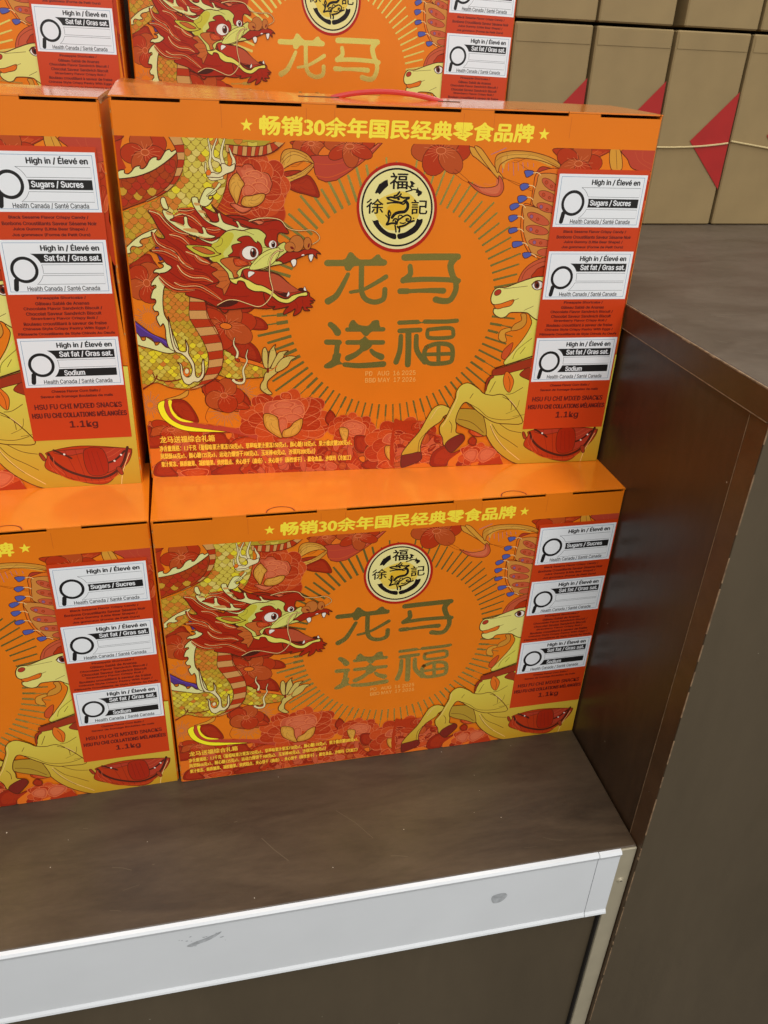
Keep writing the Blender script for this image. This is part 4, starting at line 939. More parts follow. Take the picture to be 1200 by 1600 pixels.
def scatter(ink, poly, n, seed):
    # dense background of half-hidden petals and leaves
    g = random.Random(seed); xs = [q[0] for q in poly]; ys = [q[1] for q in poly]
    for _ in range(n):
        x, y = g.uniform(min(xs), max(xs)), g.uniform(min(ys), max(ys))
        if not inside((x, y), poly): continue
        rx, ry, ro = g.uniform(3.5, 9), g.uniform(2, 4.5), g.uniform(0, 3.14); c = g.choice(['rd', 'rd', 'lf', 'br2', 'rp', 'rl'])
        q = ell(x, y, rx, ry, ro, 14); q = [(px, py) if inside((px, py), poly) else (x+(px-x)*.35, y+(py-y)*.35) for px, py in q]
        ink.fill(q, MATS[c]); ink.stroke(q+[q[0]], .3, MATS[g.choice(['pk', 'mo', 'br'])], cap=False)
        for k in (-.5, 0, .5):
            ink.stroke([(x-rx*.5*math.cos(ro), y-rx*.5*math.sin(ro)), (x+rx*.6*math.cos(ro+k*.6), y+rx*.6*math.sin(ro+k*.6))], .18, MATS['rll'], cap=False)
def bi(p, t):
    f = min(max(t, 0), .99999)*(len(p)-1); i = int(f); k = f-i; a, b, c, d = p[max(i-1, 0)], p[i], p[i+1], p[min(i+2, len(p)-1)]
    return tuple(.5*(2*b[j]+(c[j]-a[j])*k+(2*a[j]-5*b[j]+4*c[j]-d[j])*k*k+(3*b[j]-a[j]-3*c[j]+d[j])*k**3) for j in (0, 1))
def along(p, t):
    L = [0]
    for i in range(1, len(p)): L.append(L[-1]+math.hypot(p[i][0]-p[i-1][0], p[i][1]-p[i-1][1]))
    d = t*L[-1]
    for i in range(1, len(p)):
        if L[i] >= d: k = (d-L[i-1])/((L[i]-L[i-1]) or 1); return (p[i-1][0]+(p[i][0]-p[i-1][0])*k, p[i-1][1]+(p[i][1]-p[i-1][1])*k)
    return p[-1]
def run_art():
    out = parts_now; ink = None
    # sunburst first: foil rays round the title
    ink = Ink(stack, FACE, .05); out['sunburst_print'] = ink
    cx, cy, R0 = 210.0, 152.5, 88.0
    n = 89; keep = ink.emit; rays = []
    ink.emit = lambda polys, m: rays.extend(polys)
    for i in range(n):
        a = 2*math.pi*(i+.5)/n; ca, sa = math.cos(a), math.sin(a)
        lr = abs(ca); w = 1.35+1.3*lr**2 if ca < 0 else 1.35+.6*lr**2
        if sa > .3: w = 2.3 if ca < -.2 else 1.7
        L1 = 21+3*((i*7) % 3)+(8 if sa < -.5 else 0)
        split = (i % 5 in (0, 1)) and sa < .2
        p0 = (cx+R0*ca, cy+R0*sa); p1 = (cx+(R0+L1)*ca, cy+(R0+L1)*sa)
        if split:
            pm = (cx+(R0+L1*.4)*ca, cy+(R0+L1*.4)*sa); ink.stroke([p0, pm], w*1.15, MATS['fr'], cap=False); ink.stroke([pm, p1], w*.45, MATS['fr'], cap=False)
        else: ink.stroke([p0, p1], w, MATS['fr'], w*.8, cap=False)
    ink.emit = keep; r0_ = [q for q in (cliptri(p, FACE) for p in rays) if q]; ink.emit(r0_, MATS['fr'])
    for line in ART.strip().split('\n'):
        t = line.split('|'); k = t[0]
        if k == 'G': ink = Ink(stack, FACE, .05); out[t[1]] = ink
        elif k in 'FP':
            p = pts_of(t[3]); p = smooth(p, True) if k == 'F' else p
            ink.fill(p, MATS[t[1]]); enrich(ink, p, t[1], t[2]); outline(ink, p, t[2])
        elif k == 'Y':
            rx, ry, n = [float(v) for v in t[1].split(',')]; c = pts_of(t[2])[0]; n = int(n)
            for rr, s_ in ((.74, 0), (.5, .5)):
                for j in range(n):
                    a = 2*math.pi*(j+s_)/n; x, y = c[0]+rx*rr*math.cos(a), c[1]+ry*rr*math.sin(a)
                    ro = math.atan2(ry*math.sin(a), rx*math.cos(a)); q = ell(x, y, rx*.3, ry*.34, ro, 16)
                    ink.fill(q, MATS['rd' if (j+int(s_*2)) % 2 else 'rdl']); ink.stroke(q+[q[0]], .3, MATS['pk'], cap=False)
                    for d in (-.22, 0, .22):
                        ink.stroke([(x-rx*.22*math.cos(ro), y-rx*.22*math.sin(ro)), (x+rx*.24*math.cos(ro+d*2), y+ry*.26*math.sin(ro+d*2))], .2, MATS['rll'], cap=False)
        elif k == 'K': scatter(ink, pts_of(t[2]), int(t[1]), len(t[2]))
        elif k == 'L' and t[1] == 'cl' and ink is out.get('dragon_print'):
            p = smooth(pts_of(t[3]), False); w = float(t[2])
            def off(d):
                o = []
                for i in range(len(p)):
                    a, b = p[max(i-1, 0)], p[min(i+1, len(p)-1)]; dx, dy = b[0]-a[0], b[1]-a[1]; l = math.hypot(dx, dy) or 1
                    f = math.sin(math.pi*i/(len(p)-1))**.5; o.append((p[i][0]-dy/l*d*f, p[i][1]+dx/l*d*f))
                return o
            for d, c, ww in ((1.7, 'rdl', 1.3), (-1.9, 'rdl', 1.1), (2.8, 'mo', .35), (-3.0, 'mo', .35), (-1.0, 'mo', .3)): ink.stroke(off(d), ww*.5, MATS[c], ww, cap=False)
            ink.stroke(p, w, MATS['cl'], w*.6)
        elif k == 'L': ink.stroke(smooth(pts_of(t[3]), False), float(t[2]), MATS[t[1]])
        elif k == 'T':
            p = smooth(pts_of(t[4]), False); a, b = map(float, t[3].split(','))
            if t[2] != '-': ink.stroke(p, a+.8, MATS[t[2]], b+.8)
            ink.stroke(p, a, MATS[t[1]], b)
        elif k == 'W':
            rx, ry, rot, n, nn = [float(v) for v in t[1].split(',')]; n = int(n); c = pts_of(t[2])[0]; rot = math.radians(-rot)
            for j in range(n):
                a = 2*math.pi*j/n+.3; ux, uy = rx*.55*math.cos(a), ry*.55*math.sin(a)
                q = ell(c[0]+ux*math.cos(rot)-uy*math.sin(rot), c[1]+ux*math.sin(rot)+uy*math.cos(rot), rx*.5, (.56 if n < 7 else .46)*ry*(.6+.4*rx/ry if abs(ux) < abs(uy) else 1), math.atan2(uy, ux)+rot)
                ink.fill(q, MATS['br2' if j % 2 else 'rd']); ink.stroke(q+[q[0]], .45, MATS['br'], cap=False)
            for j in range(n*3):
                a = 2*math.pi*j/(n*3)+.1; l = .45 if j % 2 else .62
                ink.stroke([(c[0]+rx*.2*math.cos(a), c[1]+ry*.2*math.sin(a)), (c[0]+rx*l*math.cos(a), c[1]+ry*l*math.sin(a))], .22, MATS['pk'], cap=False)
            q = ell(c[0], c[1], rx*.17, ry*.17); ink.fill(q, MATS['br2']); ink.stroke(q+[q[0]], .5, MATS['pk'], cap=False)
        elif k == 'X':
            r0, r1, n = [float(v) for v in t[1].split(',')]; c = pts_of(t[3])[0]; n = int(n)
            for j in range(n):
                a = 2*math.pi*j/n; b = r1*(1 if j % 2 else .7)
                ink.stroke([(c[0]+r0*math.cos(a), c[1]+r0*math.sin(a)), (c[0]+b*math.cos(a), c[1]+b*math.sin(a))], .3, MATS[t[2]], cap=False)
        elif k == 'B':
            pa, pb = pts_of(t[5]), pts_of(t[6]); a = smooth(pa, False); b = smooth(pb, False); n = int(t[4])
            for j in range(n):
                A = [bi(pa, (j+u/3)/n) for u in range(4)]; B_ = [bi(pb, (j+u/3)/n) for u in range(4)]
                q = A+B_[::-1]; ink.fill(q, MATS[t[1] if j % 2 else t[2]]); ink.stroke([A[0], B_[0]], .35, MATS[t[3]], cap=False)
            ink.stroke(a, .5, MATS[t[3]], cap=False); ink.stroke(b, .5, MATS[t[3]], cap=False)
        elif k == 'S': scales(ink, int(t[1]), float(t[2]), pts_of(t[3]))
    # writing on the emblem
    e_ = out['emblem_print']
    put_text(e_, '福', 203.5, 217.5, 244.5, 256.2, MATS['bk'], .022)
    put_text(e_, '徐', 185.5, 199.0, 226.0, 237.0, MATS['bk'], .018)
    put_text(e_, '記', 221.5, 234.5, 226.0, 237.0, MATS['bk'], .018)
    # banner
    ink = Ink(stack, None, .05); out['banner_print'] = ink
    put_text(ink, '畅销30余年国民经典零食品牌', 104.7, 314.5, 280.2, 293.0, MATS['txt'], .045, shear=.05)
    for cx in (95.3, 323.6):
        ink.fill([(cx+r*math.sin(math.pi*k/5), 286.3+r*math.cos(math.pi*k/5)) for k, r in enumerate([4.6, 1.9]*5)], MATS['txt'])
    for x in (77.5, 139, 160, 258.5, 282.6, 344.5):
        ink.emit([[(x-.12, 284), (x+.12, 284), (x+.12, 299), (x-.12, 299)]], MATS['crease'])
    # contents, dates
    ink = Ink(stack, None, .05); out['contents_print'] = ink
    put_text(ink, '龙马送福综合礼箱', 10.5, 57, 34.0, 40.2, MATS['cont'], .03)
    put_text(ink, '净含量规格：1.1千克（葡萄味果汁果冻150克x1、草莓味果汁果冻150克x1、酥心糖118克x1、果汁橡皮糖200克x1、', 9.5, 178.5, 26.0, 31.6, MATS['cont'], .03)
    put_text(ink, '凤梨酥66克x1、酥心糖125克x1、运动力爆饼干108克x2、玉米棒40克x2、沙琪玛200克x1）', 9.5, 145, 18.4, 24.0, MATS['cont'], .03)
    put_text(ink, '果汁果冻、酥质糖果、凝胶糖果、烘烤糕点、夹心饼干（曲奇）、夹心饼干（酥性饼干）、膨化食品、沙琪玛（冷加工）', 9.5, 178, 10.6, 16.0, MATS['cont'], .03)
    ink = Ink(stack, None, .05); out['date_print'] = ink
    put_text(ink, 'PD   AUG  16 2025', 189, 233.5, 91.6, 95.8, MATS['date'])
    put_text(ink, 'BBD MAY  17 2026', 189, 233.8, 85.4, 89.6, MATS['date'])
    return out
parts = run_art()
top = max(stack.h.values())*STEP+.05
SB = top+.15
open('/tmp/w/log','w').write(str(top)) if False else None
PRINT_MESH = {k: v.mb.mesh(k) for k, v in parts.items() if v.mb.f}

# ---- warning sticker: one adhesive sheet with three white panels (sub-parts) and lines of writing
px0, px1 = 339.76, 415.28
PT = (266.03, 225.39); PM_ = (205.76, 165.58); PB_ = (131.3, 90.8)
def sticker_meshes():
    mb = MB(); mb.box((px0-1.9)*.001, (px1+1.1)*.001, -SB*.001, -(top+.03)*.001, .0440, (PT[0]+3.6)*.001, MATS['stick'])
    sheet = mb.mesh('sticker_sheet')
    panels = []
    for kind, (zt, zb) in (('sugar', PT), ('fat', PM_), ('salt', PB_)):
        ink = Ink(Stack(), None, SB+.02); w = px1-px0; h = zt-zb
        X = lambda x: px0+x*w/75.5
        Y = lambda y: zt-y*h/40.4
        def rect(x0, y0, x1, y1, m): ink.emit([[(X(x0), Y(y1)), (X(x1), Y(y1)), (X(x1), Y(y0)), (X(x0), Y(y0))]], m)
        def frame(x0, y0, x1, y1, t, m):
            for a in ((x0, y0, x1, y0+t), (x0, y1-t, x1, y1), (x0, y0, x0+t, y1), (x1-t, y0, x1, y1)): rect(*a, m)
        rect(0, 0, 75.5, 40.4, MATS['white']); frame(2.1, 1.9, 73.4, 38.5, .35, MATS['blue'])
        CX, CY, R = 14.6, 21.9, 13.2
        def band(y0, y1, solid):
            le = []
            for k in range(9):
                y = y0+(y1-y0)*k/8; dy = y-CY
                le.append((CX+math.sqrt(max(R*R-dy*dy, 4)), y))
            q = le+[(71.3, y1), (71.3, y0)]
            if solid: ink.fill([(X(a), Y(b)) for a, b in q], MATS['black'])
            else: ink.stroke([(X(a), Y(b)) for a, b in q+[q[0]]], .26, MATS['thin'], cap=False)
        ff = MATS['black']; wt = MATS['white']
        put_text(ink, 'High in / Élevé en', X(28.5), X(69.8), Y(8.9), Y(2.9), ff, .042, shear=0)
        if kind == 'sugar':
            band(10.0, 17.0, 0); band(18.4, 25.2, 1); band(26.6, 33.4, 0)
            put_text(ink, 'Sugars / Sucres', X(29.5), X(64.8), Y(24.6), Y(19.3), wt, .036)
        elif kind == 'fat':
            band(10.0, 16.8, 1); band(18.2, 24.8, 0); band(26.2, 32.8, 0)
            put_text(ink, 'Sat fat / Gras sat.', X(30), X(70), Y(15.9), Y(10.9), wt, .036)
        else:
            band(10.0, 16.8, 1); band(18.0, 24.2, 0); band(25.4, 31.8, 1)
            put_text(ink, 'Sat fat / Gras sat.', X(29.5), X(69.5), Y(15.9), Y(10.9), wt, .036)
            put_text(ink, 'Sodium', X(31), X(46.5), Y(30.9), Y(26.5), wt, .036)
        put_text(ink, 'Health Canada / Santé Canada', X(14.5), X(66.8), Y(38.2), Y(34.2), ff, .02)
        # magnifier
        ring = ell(X(CX), Y(CY), 9.9*w/75.5, 9.9*h/40.4, 0, 36); ink.stroke([(X(CX-7), Y(CY+8)), (X(6.6), Y(36.3))], 3.5, ff)
        ink.fill(ring, ff); ink.fill(ell(X(CX), Y(CY), 7.6*w/75.5, 7.6*h/40.4, 0, 36), wt)
        panels.append(ink.mb.mesh('warning_panel'))
    ink = Ink(Stack(), None, SB+.02); C_ = (px0+px1)/2; wd = px1-px0; S_ = MATS['stext']
    def lines(z_top, z_bot, rows):
        for i, (s_, wf, fr) in enumerate(rows):
            z = z_top+(z_bot-z_top)*fr; put_text(ink, s_, C_-wd*wf/2, C_+wd*wf/2, z-1.15, z+1.35, S_, .06)
    lines(PT[1], PM_[0], [('Black Sesame Flavor Crispy Candy /', .73, .2), ('Bonbons Croustillants Saveur Sésame Noir', .87, .41), ('Juice Gummy (Little Bear Shape) /', .69, .62), ('Jus gommeux (Forme de Petit Ours)', .72, .83)])
    lines(PM_[1], PB_[0], [('Pineapple Shortcake /', .47, .09), ('Gâteau Sablé de Ananas', .52, .21), ('Chocolate Flavor Sandwich Biscuit /', .76, .325), ('Chocolat Saveur Sandwich Biscuit', .73, .44),
        ('Strawberry Flavor Crispy Roll /', .65, .555), ('Rouleau croustillant à saveur de fraise', .81, .67), ('Chinese Style Crispy Pastry With Eggs /', .84, .79), ('Pâtisserie Croustillante de Style Chinois Au Oeufs', .95, .91)])
    b = PB_[1]
    put_text(ink, 'Cheese Flavor Corn Balls /', px0+wd*.25, px0+wd*.75, b-5.2, b-2.8, S_, .06)
    put_text(ink, 'Saveur de fromage Boulettes de maïs', px0+wd*.13, px0+wd*.87, b-9.8, b-7.2, S_, .06)
    put_text(ink, 'HSU FU CHI MIXED SNACKS', px0+wd*.05, px0+wd*.95, b-19.2, b-14.8, S_, .05)
    put_text(ink, 'HSU FU CHI COLLATIONS MÉLANGÉES', px0+wd*.01, px0+wd*.99, b-26.8, b-21.4, S_, .05)
    put_text(ink, '1.1kg', px0+wd*.38, px0+wd*.67, b-37.5, b-30.3, S_, .04)
    return sheet, panels, ink.mb.mesh('sticker_text')
SHEET, PANELS, STEXT = sticker_meshes()

# ------------------------------------------------------------------ carton and lid
SLOTS = [(.002, .049), (.0765, .1355), (.161, .256), (.282, .342), (.368, .4185)]
NOTCH = [(.105, .0095), (.312, .0095)]
def carton_mesh():
    mb = MB(); t = .0016; c = .0012
    # front panel with its top edge cut down under the slots
    us = [c]; tops = []
    for a, b in SLOTS: us += [max(a, c), min(b, W-c)]
    us.append(W-c); us = sorted(set(us))
    def slot(u): return any(a < u < b for a, b in SLOTS)
    for i in range(len(us)-1):
        a, b = us[i], us[i+1]; z = H-.0022 if slot((a+b)/2) else H-.0002
        mb.box(a, b, 0, t, 0.0, z, m_card)
    # chamfered upright corners
    for s in (0, 1):
        x0, x1 = (0, c) if s == 0 else (W-c, W)
        if s == 0: mb.poly([(0, c, 0), (c, 0, 0), (c, 0, H-.002), (0, c, H-.002)], m_card)
        else: mb.poly([(W-c, 0, 0), (W, c, 0), (W, c, H-.002), (W-c, 0, H-.002)], m_card)
    mb.box(0, t, c, D, 0.0, H-.0005, m_card); mb.box(W-t, W, c, D, 0.0, H-.0005, m_card)
    mb.box(t, W-t, D-t, D, 0.0, H-.0005, m_card); mb.box(t, W-t, t, D-t, 0, t, m_in)
    # inner liner, unprinted
    mb.poly([(t, t+.0004, t), (t, t+.0004, H-.003), (W-t, t+.0004, H-.003), (W-t, t+.0004, t)], m_in)
    return mb.mesh('carton')
def lid_mesh(bulge=0., left=0.):
    mb = MB(); th = .0011; us = [.0]
    for a, b in SLOTS: us += [a, b]
    us.append(W)
    full = []
    for i in range(len(us)-1):
        n = max(1, int((us[i+1]-us[i])/.02)); full += [us[i]+(us[i+1]-us[i])*k/n for k in range(n)]
    full.append(W); full = [u for i, u in enumerate(full) if i == 0 or u-full[i-1] > 1e-6]
    ds = [0, .012, .03, .055, .08, D-.006, D]
    def z(u, d):
        q = d/D; k = min(1, q*1.7); e_ = .35+.65*math.sin(math.pi*min(max(u/W, 0), 1))
        return H+bulge*k*(1-.25*max(0, q-.8)*5)*e_+left*k*max(0, 1-u/W*3.2)
    rows = len(ds); b0 = len(mb.v); cut = [any(a-1e-6 <= u <= b+1e-6 for a, b in SLOTS) for u in full]
    segs = []
    for i in range(len(full)-1):
        a, b = full[i], full[i+1]; mid = (a+b)/2; sl = any(s < mid < e2 for s, e2 in SLOTS)
        y0 = .0012 if sl else .0002
        for j in range(rows-1):
            da, db = (y0 if j == 0 else ds[j]), ds[j+1]
            P_ = [(a, da, z(a, da)), (b, da, z(b, da)), (b, db, z(b, db)), (a, db, z(a, db))]
            mb.poly([(x, y, q+th) for x, y, q in P_], m_lid); mb.poly([(x, y, q) for x, y, q in P_][::-1], m_in)
        mb.poly([(a, y0, z(a, y0)), (b, y0, z(b, y0)), (b, y0, z(b, y0)+th), (a, y0, z(a, y0)+th)], m_lid)
        mb.poly([(b, D, z(b, D)-.003), (a, D, z(a, D)-.003), (a, D, z(a, D)+th), (b, D, z(b, D)+th)], m_lid)
    for u in (0, W):
        for j in range(rows-1):
            q = [(u, ds[j], z(u, ds[j])-.004*min(1, j)), (u, ds[j+1], z(u, ds[j+1])-.004), (u, ds[j+1], z(u, ds[j+1])+th), (u, ds[j], z(u, ds[j])+th)]
            mb.poly(q if u else q[::-1], m_lid)
    # thumb cuts: half round cut lines in the lid
    for cx, r in NOTCH:
        n = 12
        for k in range(n):
            a, b = math.pi*k/n, math.pi*(k+1)/n
            p = lambda q, rr: (cx+rr*math.cos(q)*1.25, .0012+rr*math.sin(q)*.9)
            q4 = [p(a, r), p(b, r), p(b, r-.0005), p(a, r-.0005)]
            mb.poly([(x, y, z(x, y)+th+.00025) for x, y in q4][::-1], m_dark)
            q4 = [p(a, r), p(b, r), p(b, r+.0006), p(a, r+.0006)]
            mb.poly([(x, y, z(x, y)+th+.0002) for x, y in q4], MATS['rl'])
    # slot for the carrying strap
    return mb.mesh('lid'), z
def scuff_mesh():
    mb = MB(); g = random.Random(12); m = MATS['t2']
    for x in (0.0, W):
        for k in range(9):
            z = g.choice([g.uniform(.001, .03), g.uniform(0, H-.01), g.uniform(H-.03, H-.006)]); L = g.uniform(.0008, .005); d = .00012; s = 1 if x == 0 else -1
            mb.poly([(x+s*.0001, .0010-d, z), (x+s*.0010, .0001-d, z+.0004), (x+s*.0010, .0001-d, z+L), (x+s*.0003, .0008-d, z+L*1.1)][::s], m)
    mb.poly([(.0012, -.0001, .0), (.009, -.0001, 0), (.004, -.0001, .0008), (.0012, -.0001, .0026)], MATS['rp'])
    return mb.mesh('worn_edges')
SCUFF = scuff_mesh()
CARTON = carton_mesh(); LID_FLAT = lid_mesh()[0]
def handle(parent, zf, x0=.163, x1=.253, hgt=.0058):
    mb = MB(); n = 22; y = .050
    ps = []
    for k in range(n+1):
        t = k/n; x = x0+(x1-x0)*t; ps.append((x, y+.004*math.sin(math.pi*t), zf(x, y)+.0005+hgt*math.sin(math.pi*t)**.8))
    mb.tube(ps, .0008, m_handle, 8, 2.4)
    h = mb.obj('handle', parent); h['label'] = 'red plastic carrying strap arched over the lid'
    for a, b in ((x0-.026, x0+.006), (x1-.004, x1+.014)):
        mb = MB(); mb.box(a, b, y-.0015, y+.002, zf((a+b)/2, y)+.0009, zf((a+b)/2, y)+.0015, m_in); mb.obj('handle_slot', parent)
def make_box(pose, label, lid=None, strap=False):
    x, y, z, yaw, pitch, roll, su, sv, sr = pose
    root = empty('snack_gift_box', (x, y, z))
    # face coordinates -> world: roll about the bottom centre, then pitch, then yaw
    Mr = Matrix.Translation((W/2, 0, 0)) @ Matrix.Rotation(-roll, 4, 'Y') @ Matrix.Translation((-W/2, 0, 0))
    Mp = Matrix.Rotation(-pitch, 4, 'X')
    root.matrix_world = Matrix.Translation((x, y, z)) @ Matrix.Rotation(yaw, 4, 'Z') @ Mp @ Mr
    tag(root, label, 'gift box', 'orange snack gift boxes')
    def add(name, me, parent=root):
        o = bpy.data.objects.new(name, me); col.objects.link(o); o.parent = parent; return o
    add('carton', CARTON); w_ = add('worn_edges', SCUFF); w_['kind'] = 'stuff'
    if lid: lm, zf = lid_mesh(*lid)
    else: lm, zf = LID_FLAT, None
    add('lid', lm)
    for k, me in PRINT_MESH.items(): add(k, me)
    s = add('warning_sticker', SHEET)
    Ms = Matrix.Translation((.38, 0, .15)) @ Matrix.Rotation(-sr, 4, 'Y') @ Matrix.Translation((-.38, 0, -.15)); Ms.translation += Vector((su, 0, sv))
    s.matrix_local = Ms
    for me in PANELS: add('warning_panel', me, s)
    add('sticker_text', STEXT, s)
    if strap: handle(root, zf)
    return root
POSES = {'A': (0.09988, -0.02022, 0.3031, -0.04012, -0.0019, -0.00184, 0.00092, -0.00751, 0.00188), 'B': (-0.32772, -0.02335, 0.3031, -0.00368, 0.00339, -0.00539, -0.00132, 0.00117, 0.00415), 'C': (0.10042, -0.09499, 0.0002, 0.00492, -0.00787, -0.00312, 0.00197, 0.00186, 0.00131), 'D': (0.09841, 0.329, 0.45639, 0.0023, -0.00348, -0.0137, 0.00164, 0.00035, -0.00409), 'E': (-0.32202, -0.10109, 0.0002, 0.02611, -0.00888, -0.00542, -0.00151, -0.00018, -0.00258), 'F': (-0.32698, 0.30091, 0.45639, 0.00382, 0.00035, 0.00145, -0.00166, 0.00431, -0.00518)}
make_box(POSES['C'], 'orange gift box standing on the shelf beside the dark side wall, under another box')
make_box(POSES['A'], 'orange gift box with red carrying strap, stacked on another beside the scuffed counter', (.0015, .0065), True)
make_box(POSES['B'], 'orange gift box of the upper front row, cut by the left picture edge', (.003, .002), True)
make_box(POSES['E'], 'orange gift box on the shelf at the left edge, its horse side in view')
make_box(POSES['D'], 'orange gift box behind the front stack with its title shining bright cream gold')
make_box(POSES['F'], 'orange gift box in the back row at the top left corner, one warning panel showing')

# ------------------------------------------------------------------ the stepped display fixture
XR, ZT, TH, YS, YF, SW = 0.52067, 0.45619, 0.02174, -0.2459, -0.25125, 0.02093
XL, YB = -1.1, .175
fx = empty('display_shelf', (0, 0, 0)); tag(fx, 'low dark brown laminate shelf board carrying the orange boxes', 'display shelf')
mb = MB(); mb.box(XL, XR-.0012, YS+.0012, YB, -.024, 0.0, m_wshelf, .0008); mb.obj('shelf_board', fx)
mb = MB(); mb.box(XL, .4995, YS+.006, YS+.03, -.75, -.0245, m_wfront); mb.obj('front_panel', fx)
mb = MB(); mb.box(.5018, .5196, YS-.0005, YS+.0045, -.75, -.0016, m_metal, .0006); mb.obj('metal_upright', fx)['label'] = 'beige metal upright at the shelf end'
mb = MB(); mb.box(.4998, .5016, YS+.002, YS+.02, -.75, -.0247, m_dark); mb.obj('shadow_gap', fx)
# price rail
mb = MB(); n = 10; prof = [(YS+.001, -.0005), (YS-.0022, -.0012), (YS-.0036, -.0035), (YS-.0026, -.0058), (YS-.0016, -.009), (YS-.0014, -.088), (YS-.0030, -.0905), (YS-.0036, -.0925), (YS-.0022, -.0940), (YS+.001, -.0945)]
def rail(x0, x1, dy, name, m):
    mb = MB(); N = 40
    for i in range(N):
        a, b = x0+(x1-x0)*i/N, x0+(x1-x0)*(i+1)/N
        wv = lambda x: .0004*math.sin(x*17)+.0003*math.sin(x*41)
        for j in range(len(prof)-1):
            (y0, z0), (y1, z1) = prof[j], prof[j+1]
            mb.poly([(a, y0+dy, z0+wv(a)*0), (a, y1+dy, z1), (b, y1+dy, z1), (b, y0+dy, z0)], m)
    for x in (x0, x1):
        q = [(x, y+dy, z) for y, z in prof]; mb.poly(q if x == x1 else q[::-1], m)
    return mb.obj(name, fx)
rail(XL, .4800, 0, 'price_rail', m_alu)['label'] = 'long pale grey price rail along the shelf edge'
rail(.4806, .5030, -.0002, 'rail_end_piece', m_alu)
def blob(name, cx, cz, pts, m, label):
    ink = Ink(Stack(), None, 0)
    for q in pts: ink.fill(smooth(q, True), m)
    o = ink.mb.obj(name, fx, (cx, YS-.00175, cz)); o['label'] = label
m_glue = mat('glue_residue', (170,173,176), .5, noise=.25, bscale=220)
r_ = random.Random(3)
sp = [[(-16, -6), (-8, -1), (-2, 1), (6, 5), (14, 9), (10, 3), (2, -3), (-6, -6), (-12, -9)]]
for k in range(14):
    a, b = r_.uniform(-22, 22), r_.uniform(-9, 9); q = r_.uniform(.5, 1.4); sp.append([(a-q, b), (a, b+q*.7), (a+q, b), (a, b-q*.6)])
blob('residue_mark', .119, -.026, [[(x, y*.8) for x, y in q] for q in sp], m_glue, 'grey smear of old glue on the rail')
blob('residue_mark', .386, -.040, [[(-7, 4), (-2, 6), (5, 6), (8, 1), (3, -6), (-4, -7), (-7, -2)]], m_glue, 'small grey patch of torn label on the rail')
# screw
mb = MB(); c_ = (.5112, -.0468); 
for rr, y, y2 in ((.0038, YS-.0006, YS-.0014), (.0026, YS-.0014, YS-.0022)):
    n = 16; b = len(mb.v)
    mb.v += [(c_[0]+rr*math.cos(2*math.pi*k/n), y, c_[1]+rr*math.sin(2*math.pi*k/n)) for k in range(n)]+[(c_[0]+rr*.85*math.cos(2*math.pi*k/n), y2, c_[1]+rr*.85*math.sin(2*math.pi*k/n)) for k in range(n)]
    for k in range(n): mb.face([b+k, b+(k+1) % n, b+n+(k+1) % n, b+n+k], m_metal)
    mb.face([b+n+k for k in range(n)], m_metal)
mb.box(c_[0]-.0012, c_[0]+.0012, YS-.00235, YS-.0021, c_[1]-.0004, c_[1]+.0004, m_dark)
mb.obj('screw', fx)

bk = empty('counter_block', (XR, YF, 0)); tag(bk, 'tall dark brown laminate counter with a scuffed top, right of the orange boxes', 'counter')
def part(name, parent, *boxes):
    mb = MB()
    for b in boxes: mb.box(*b)
    o = mb.obj(name, parent); o.matrix_parent_inverse = parent.matrix_world.inverted() if False else Matrix.Translation(-Vector(parent.location)); return o
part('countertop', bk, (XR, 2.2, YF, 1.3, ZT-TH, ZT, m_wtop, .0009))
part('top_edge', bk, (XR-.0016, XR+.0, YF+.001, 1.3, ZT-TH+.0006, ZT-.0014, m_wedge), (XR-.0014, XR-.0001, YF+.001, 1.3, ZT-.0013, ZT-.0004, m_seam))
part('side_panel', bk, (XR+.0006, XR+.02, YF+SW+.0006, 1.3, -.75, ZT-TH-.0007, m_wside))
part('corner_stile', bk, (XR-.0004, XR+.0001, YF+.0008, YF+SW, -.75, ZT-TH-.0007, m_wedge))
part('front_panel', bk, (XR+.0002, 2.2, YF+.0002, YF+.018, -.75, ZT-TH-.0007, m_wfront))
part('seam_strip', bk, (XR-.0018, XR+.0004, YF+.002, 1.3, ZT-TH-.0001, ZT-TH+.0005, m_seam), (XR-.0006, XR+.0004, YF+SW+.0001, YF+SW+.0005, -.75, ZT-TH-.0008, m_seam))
# chipped edge: small pale nicks along the front corner of the stile and the top edge
r_ = random.Random(8); mb = MB()
z = -.7
while z < ZT-TH-.004:
    L = r_.uniform(.004, .05); mb.box(XR-.0007, XR+.0004, YF-.0002, YF+r_.uniform(.0002, .0005), z, min(z+L, ZT-TH-.002), m_seam); z += L+r_.uniform(.0005, .03)
for k in range(9):
    z = r_.uniform(-.45, ZT-TH-.02); L = r_.uniform(.001, .004)
    mb.box(XR-.0007, XR+.0004, YF-.0003, YF+r_.uniform(.0008, .0015), z, z+L, m_seam)
for k in range(10):
    y = r_.uniform(YF, .35); L = r_.uniform(.001, .012)
    mb.box(XR-.0019, XR-.0010, y, y+L, ZT-.0016, ZT-.0007, m_seam)
o = mb.obj('chipped_edge', bk); o.matrix_parent_inverse = Matrix.Translation(-Vector(bk.location)); o['kind'] = 'stuff'
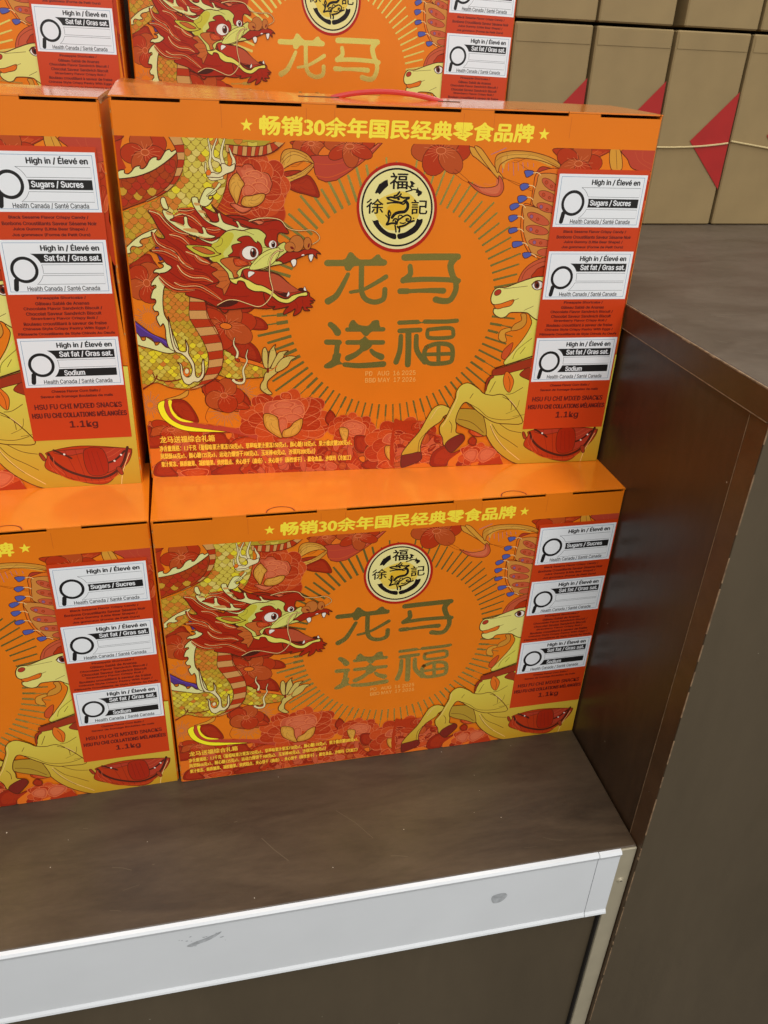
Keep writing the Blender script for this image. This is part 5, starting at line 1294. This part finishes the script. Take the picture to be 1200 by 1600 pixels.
def marks(name, parent, x0, x1, y0, y1, z, n, ang, col_, seed, dust):
    g = random.Random(seed); mb = MB()
    for k in range(n):
        x, y = g.uniform(x0, x1), g.uniform(y0, y1); a = math.radians(ang+g.gauss(0, 16)); L = g.uniform(.002, .03)*(2 if g.random() < .1 else 1); w = g.uniform(.00012, .00038); c, s = math.cos(a), math.sin(a)
        b = g.uniform(-.06, .06)*L
        P0, P1, P2 = (x, y), (x+c*L/2-s*b, y+s*L/2+c*b), (x+c*L, y+s*L)
        for u, v_ in ((P0, P1), (P1, P2)): mb.poly([(u[0]+s*w, u[1]-c*w, z), (v_[0]+s*w, v_[1]-c*w, z), (v_[0]-s*w, v_[1]+c*w, z), (u[0]-s*w, u[1]+c*w, z)], col_)
    for k in range(dust):
        x, y, r = g.uniform(x0, x1), g.uniform(y0, y1), g.uniform(.0002, .0007)
        mb.poly([(x+r*math.cos(q)*g.uniform(.6, 1.3), y+r*math.sin(q)*g.uniform(.6, 1.3), z+.0001) for q in (0, 1.1, 2.2, 3.3, 4.4, 5.4)], m_dust)
    o = mb.obj(name, parent); o.matrix_parent_inverse = Matrix.Translation(-Vector(parent.location)); o['kind'] = 'stuff'
m_scr = mat('scratch', (132,119,102), .5); m_scr2 = mat('scratch_dark', (96,82,63), .45); m_dust = mat('dust', (196,188,172), .8)
marks('scratches', bk, XR+.004, 1.15, YF+.02, .32, ZT+.00012, 150, -24, m_scr, 5, 26)
marks('scratches', fx, -.3, XR-.01, YS+.01, -.10, .00012, 14, -14, m_scr2, 9, 20)
# back step behind the front stack
bs = empty('back_step', (0, YB, 0)); tag(bs, 'raised dark back step under the rear row of orange boxes', 'display step')
part('step_top', bs, (XL, XR-.002, YB, 1.3, ZT-TH, ZT-.0002, m_wtop)); part('riser', bs, (XL, XR-.002, YB+.004, YB+.022, -.75, ZT-TH-.0005, m_wside))

bb = MB(); bb.box(-1.1, 2.2, .52, .54, ZT+.0005, 1.35, m_wside); bb = bb.obj('added_backing'); tag(bb, 'added dark board blocking the bright background behind the rear boxes', 'panel')  # added backing: keeps the bright world from showing between the rear boxes
# ------------------------------------------------------------------ kraft cartons on the counter
YK = 0.3255
def half_diamond(mb, X0, zc, hw, hh, w, y):
    # square paper folded round the right-hand upright edge: half on the front, half on the side
    t = .0006
    mb.poly([(X0-hw, y-t, zc), (X0+.0006, y-t, zc-hh), (X0+.0006, y-t, zc+hh)], m_dia)
    mb.poly([(X0+.0006, y-t, zc-hh), (X0+.0006, y+hw, zc), (X0+.0006, y-t, zc+hh)], m_dia)
def kraft(x0, x1, z0, z1, label, dia=None, y=0., dy=.0, strg=False):
    root = empty('kraft_carton', (x0, YK+y, z0)); w = x1-x0; h = z1-z0
    tag(root, label, 'cardboard box', 'plain kraft cartons on the counter')
    mb = MB(); mb.box(0, w, 0, .16, .0006, h, m_kraft, .0016); mb.obj('carton', root)
    mb = MB(); mb.box(.0022, w-.0022, -.0006, .0003, h-.019, h-.0035, m_kraft); mb.obj('lid_flap', root)
    if dia:
        mb = MB(); half_diamond(mb, w, dia-z0, .054, .0565, .05, -.0004); mb.obj('diamond_label', root)['label'] = 'red paper diamond folded round the corner'
    if strg:
        mb = MB(); n = 16
        f = (lambda t: .5497-z0+.0065*t**2.2) if strg == 1 else (lambda t: .5585-z0-.013*t)
        mb.tube([(w*t/n*1.004-.001, -.0022, f(t/n)) for t in range(n+1)], .0011, m_string, 6); mb.obj('string', root)
    root.rotation_euler.z = math.radians(math.sin(x0*91)*.5)
    return root
zt = ZT+.2195
kraft(.5215, .6165, ZT, zt, 'kraft carton with the tip of a red diamond, beside the rear orange box', .566)
kraft(.6215, .7195, ZT, zt, 'kraft carton second from the rear orange box with half its red diamond hidden', .566)
kraft(.7245, .8220, ZT, zt, 'kraft carton with a whole red diamond half crossed by a string', .5575, strg=1)
kraft(.8262, .9290, ZT, zt, 'kraft carton at the right edge with string across and a diamond tip', .566, strg=2)
kraft(.9325, 1.033, ZT, zt, 'kraft carton beyond the right edge of the picture')
zt2 = zt+.003
kraft(.5215, .6180, zt2, zt2+.22, 'upper kraft carton standing nearest the rear orange box')
kraft(.6215, .7160, zt2, zt2+.22, 'upper kraft carton left of the dark gap')
kraft(.7320, .8290, zt2, zt2+.22, 'upper kraft carton right of the dark gap', y=.002)
kraft(.8325, .9290, zt2, zt2+.22, 'upper kraft carton at the top right corner')
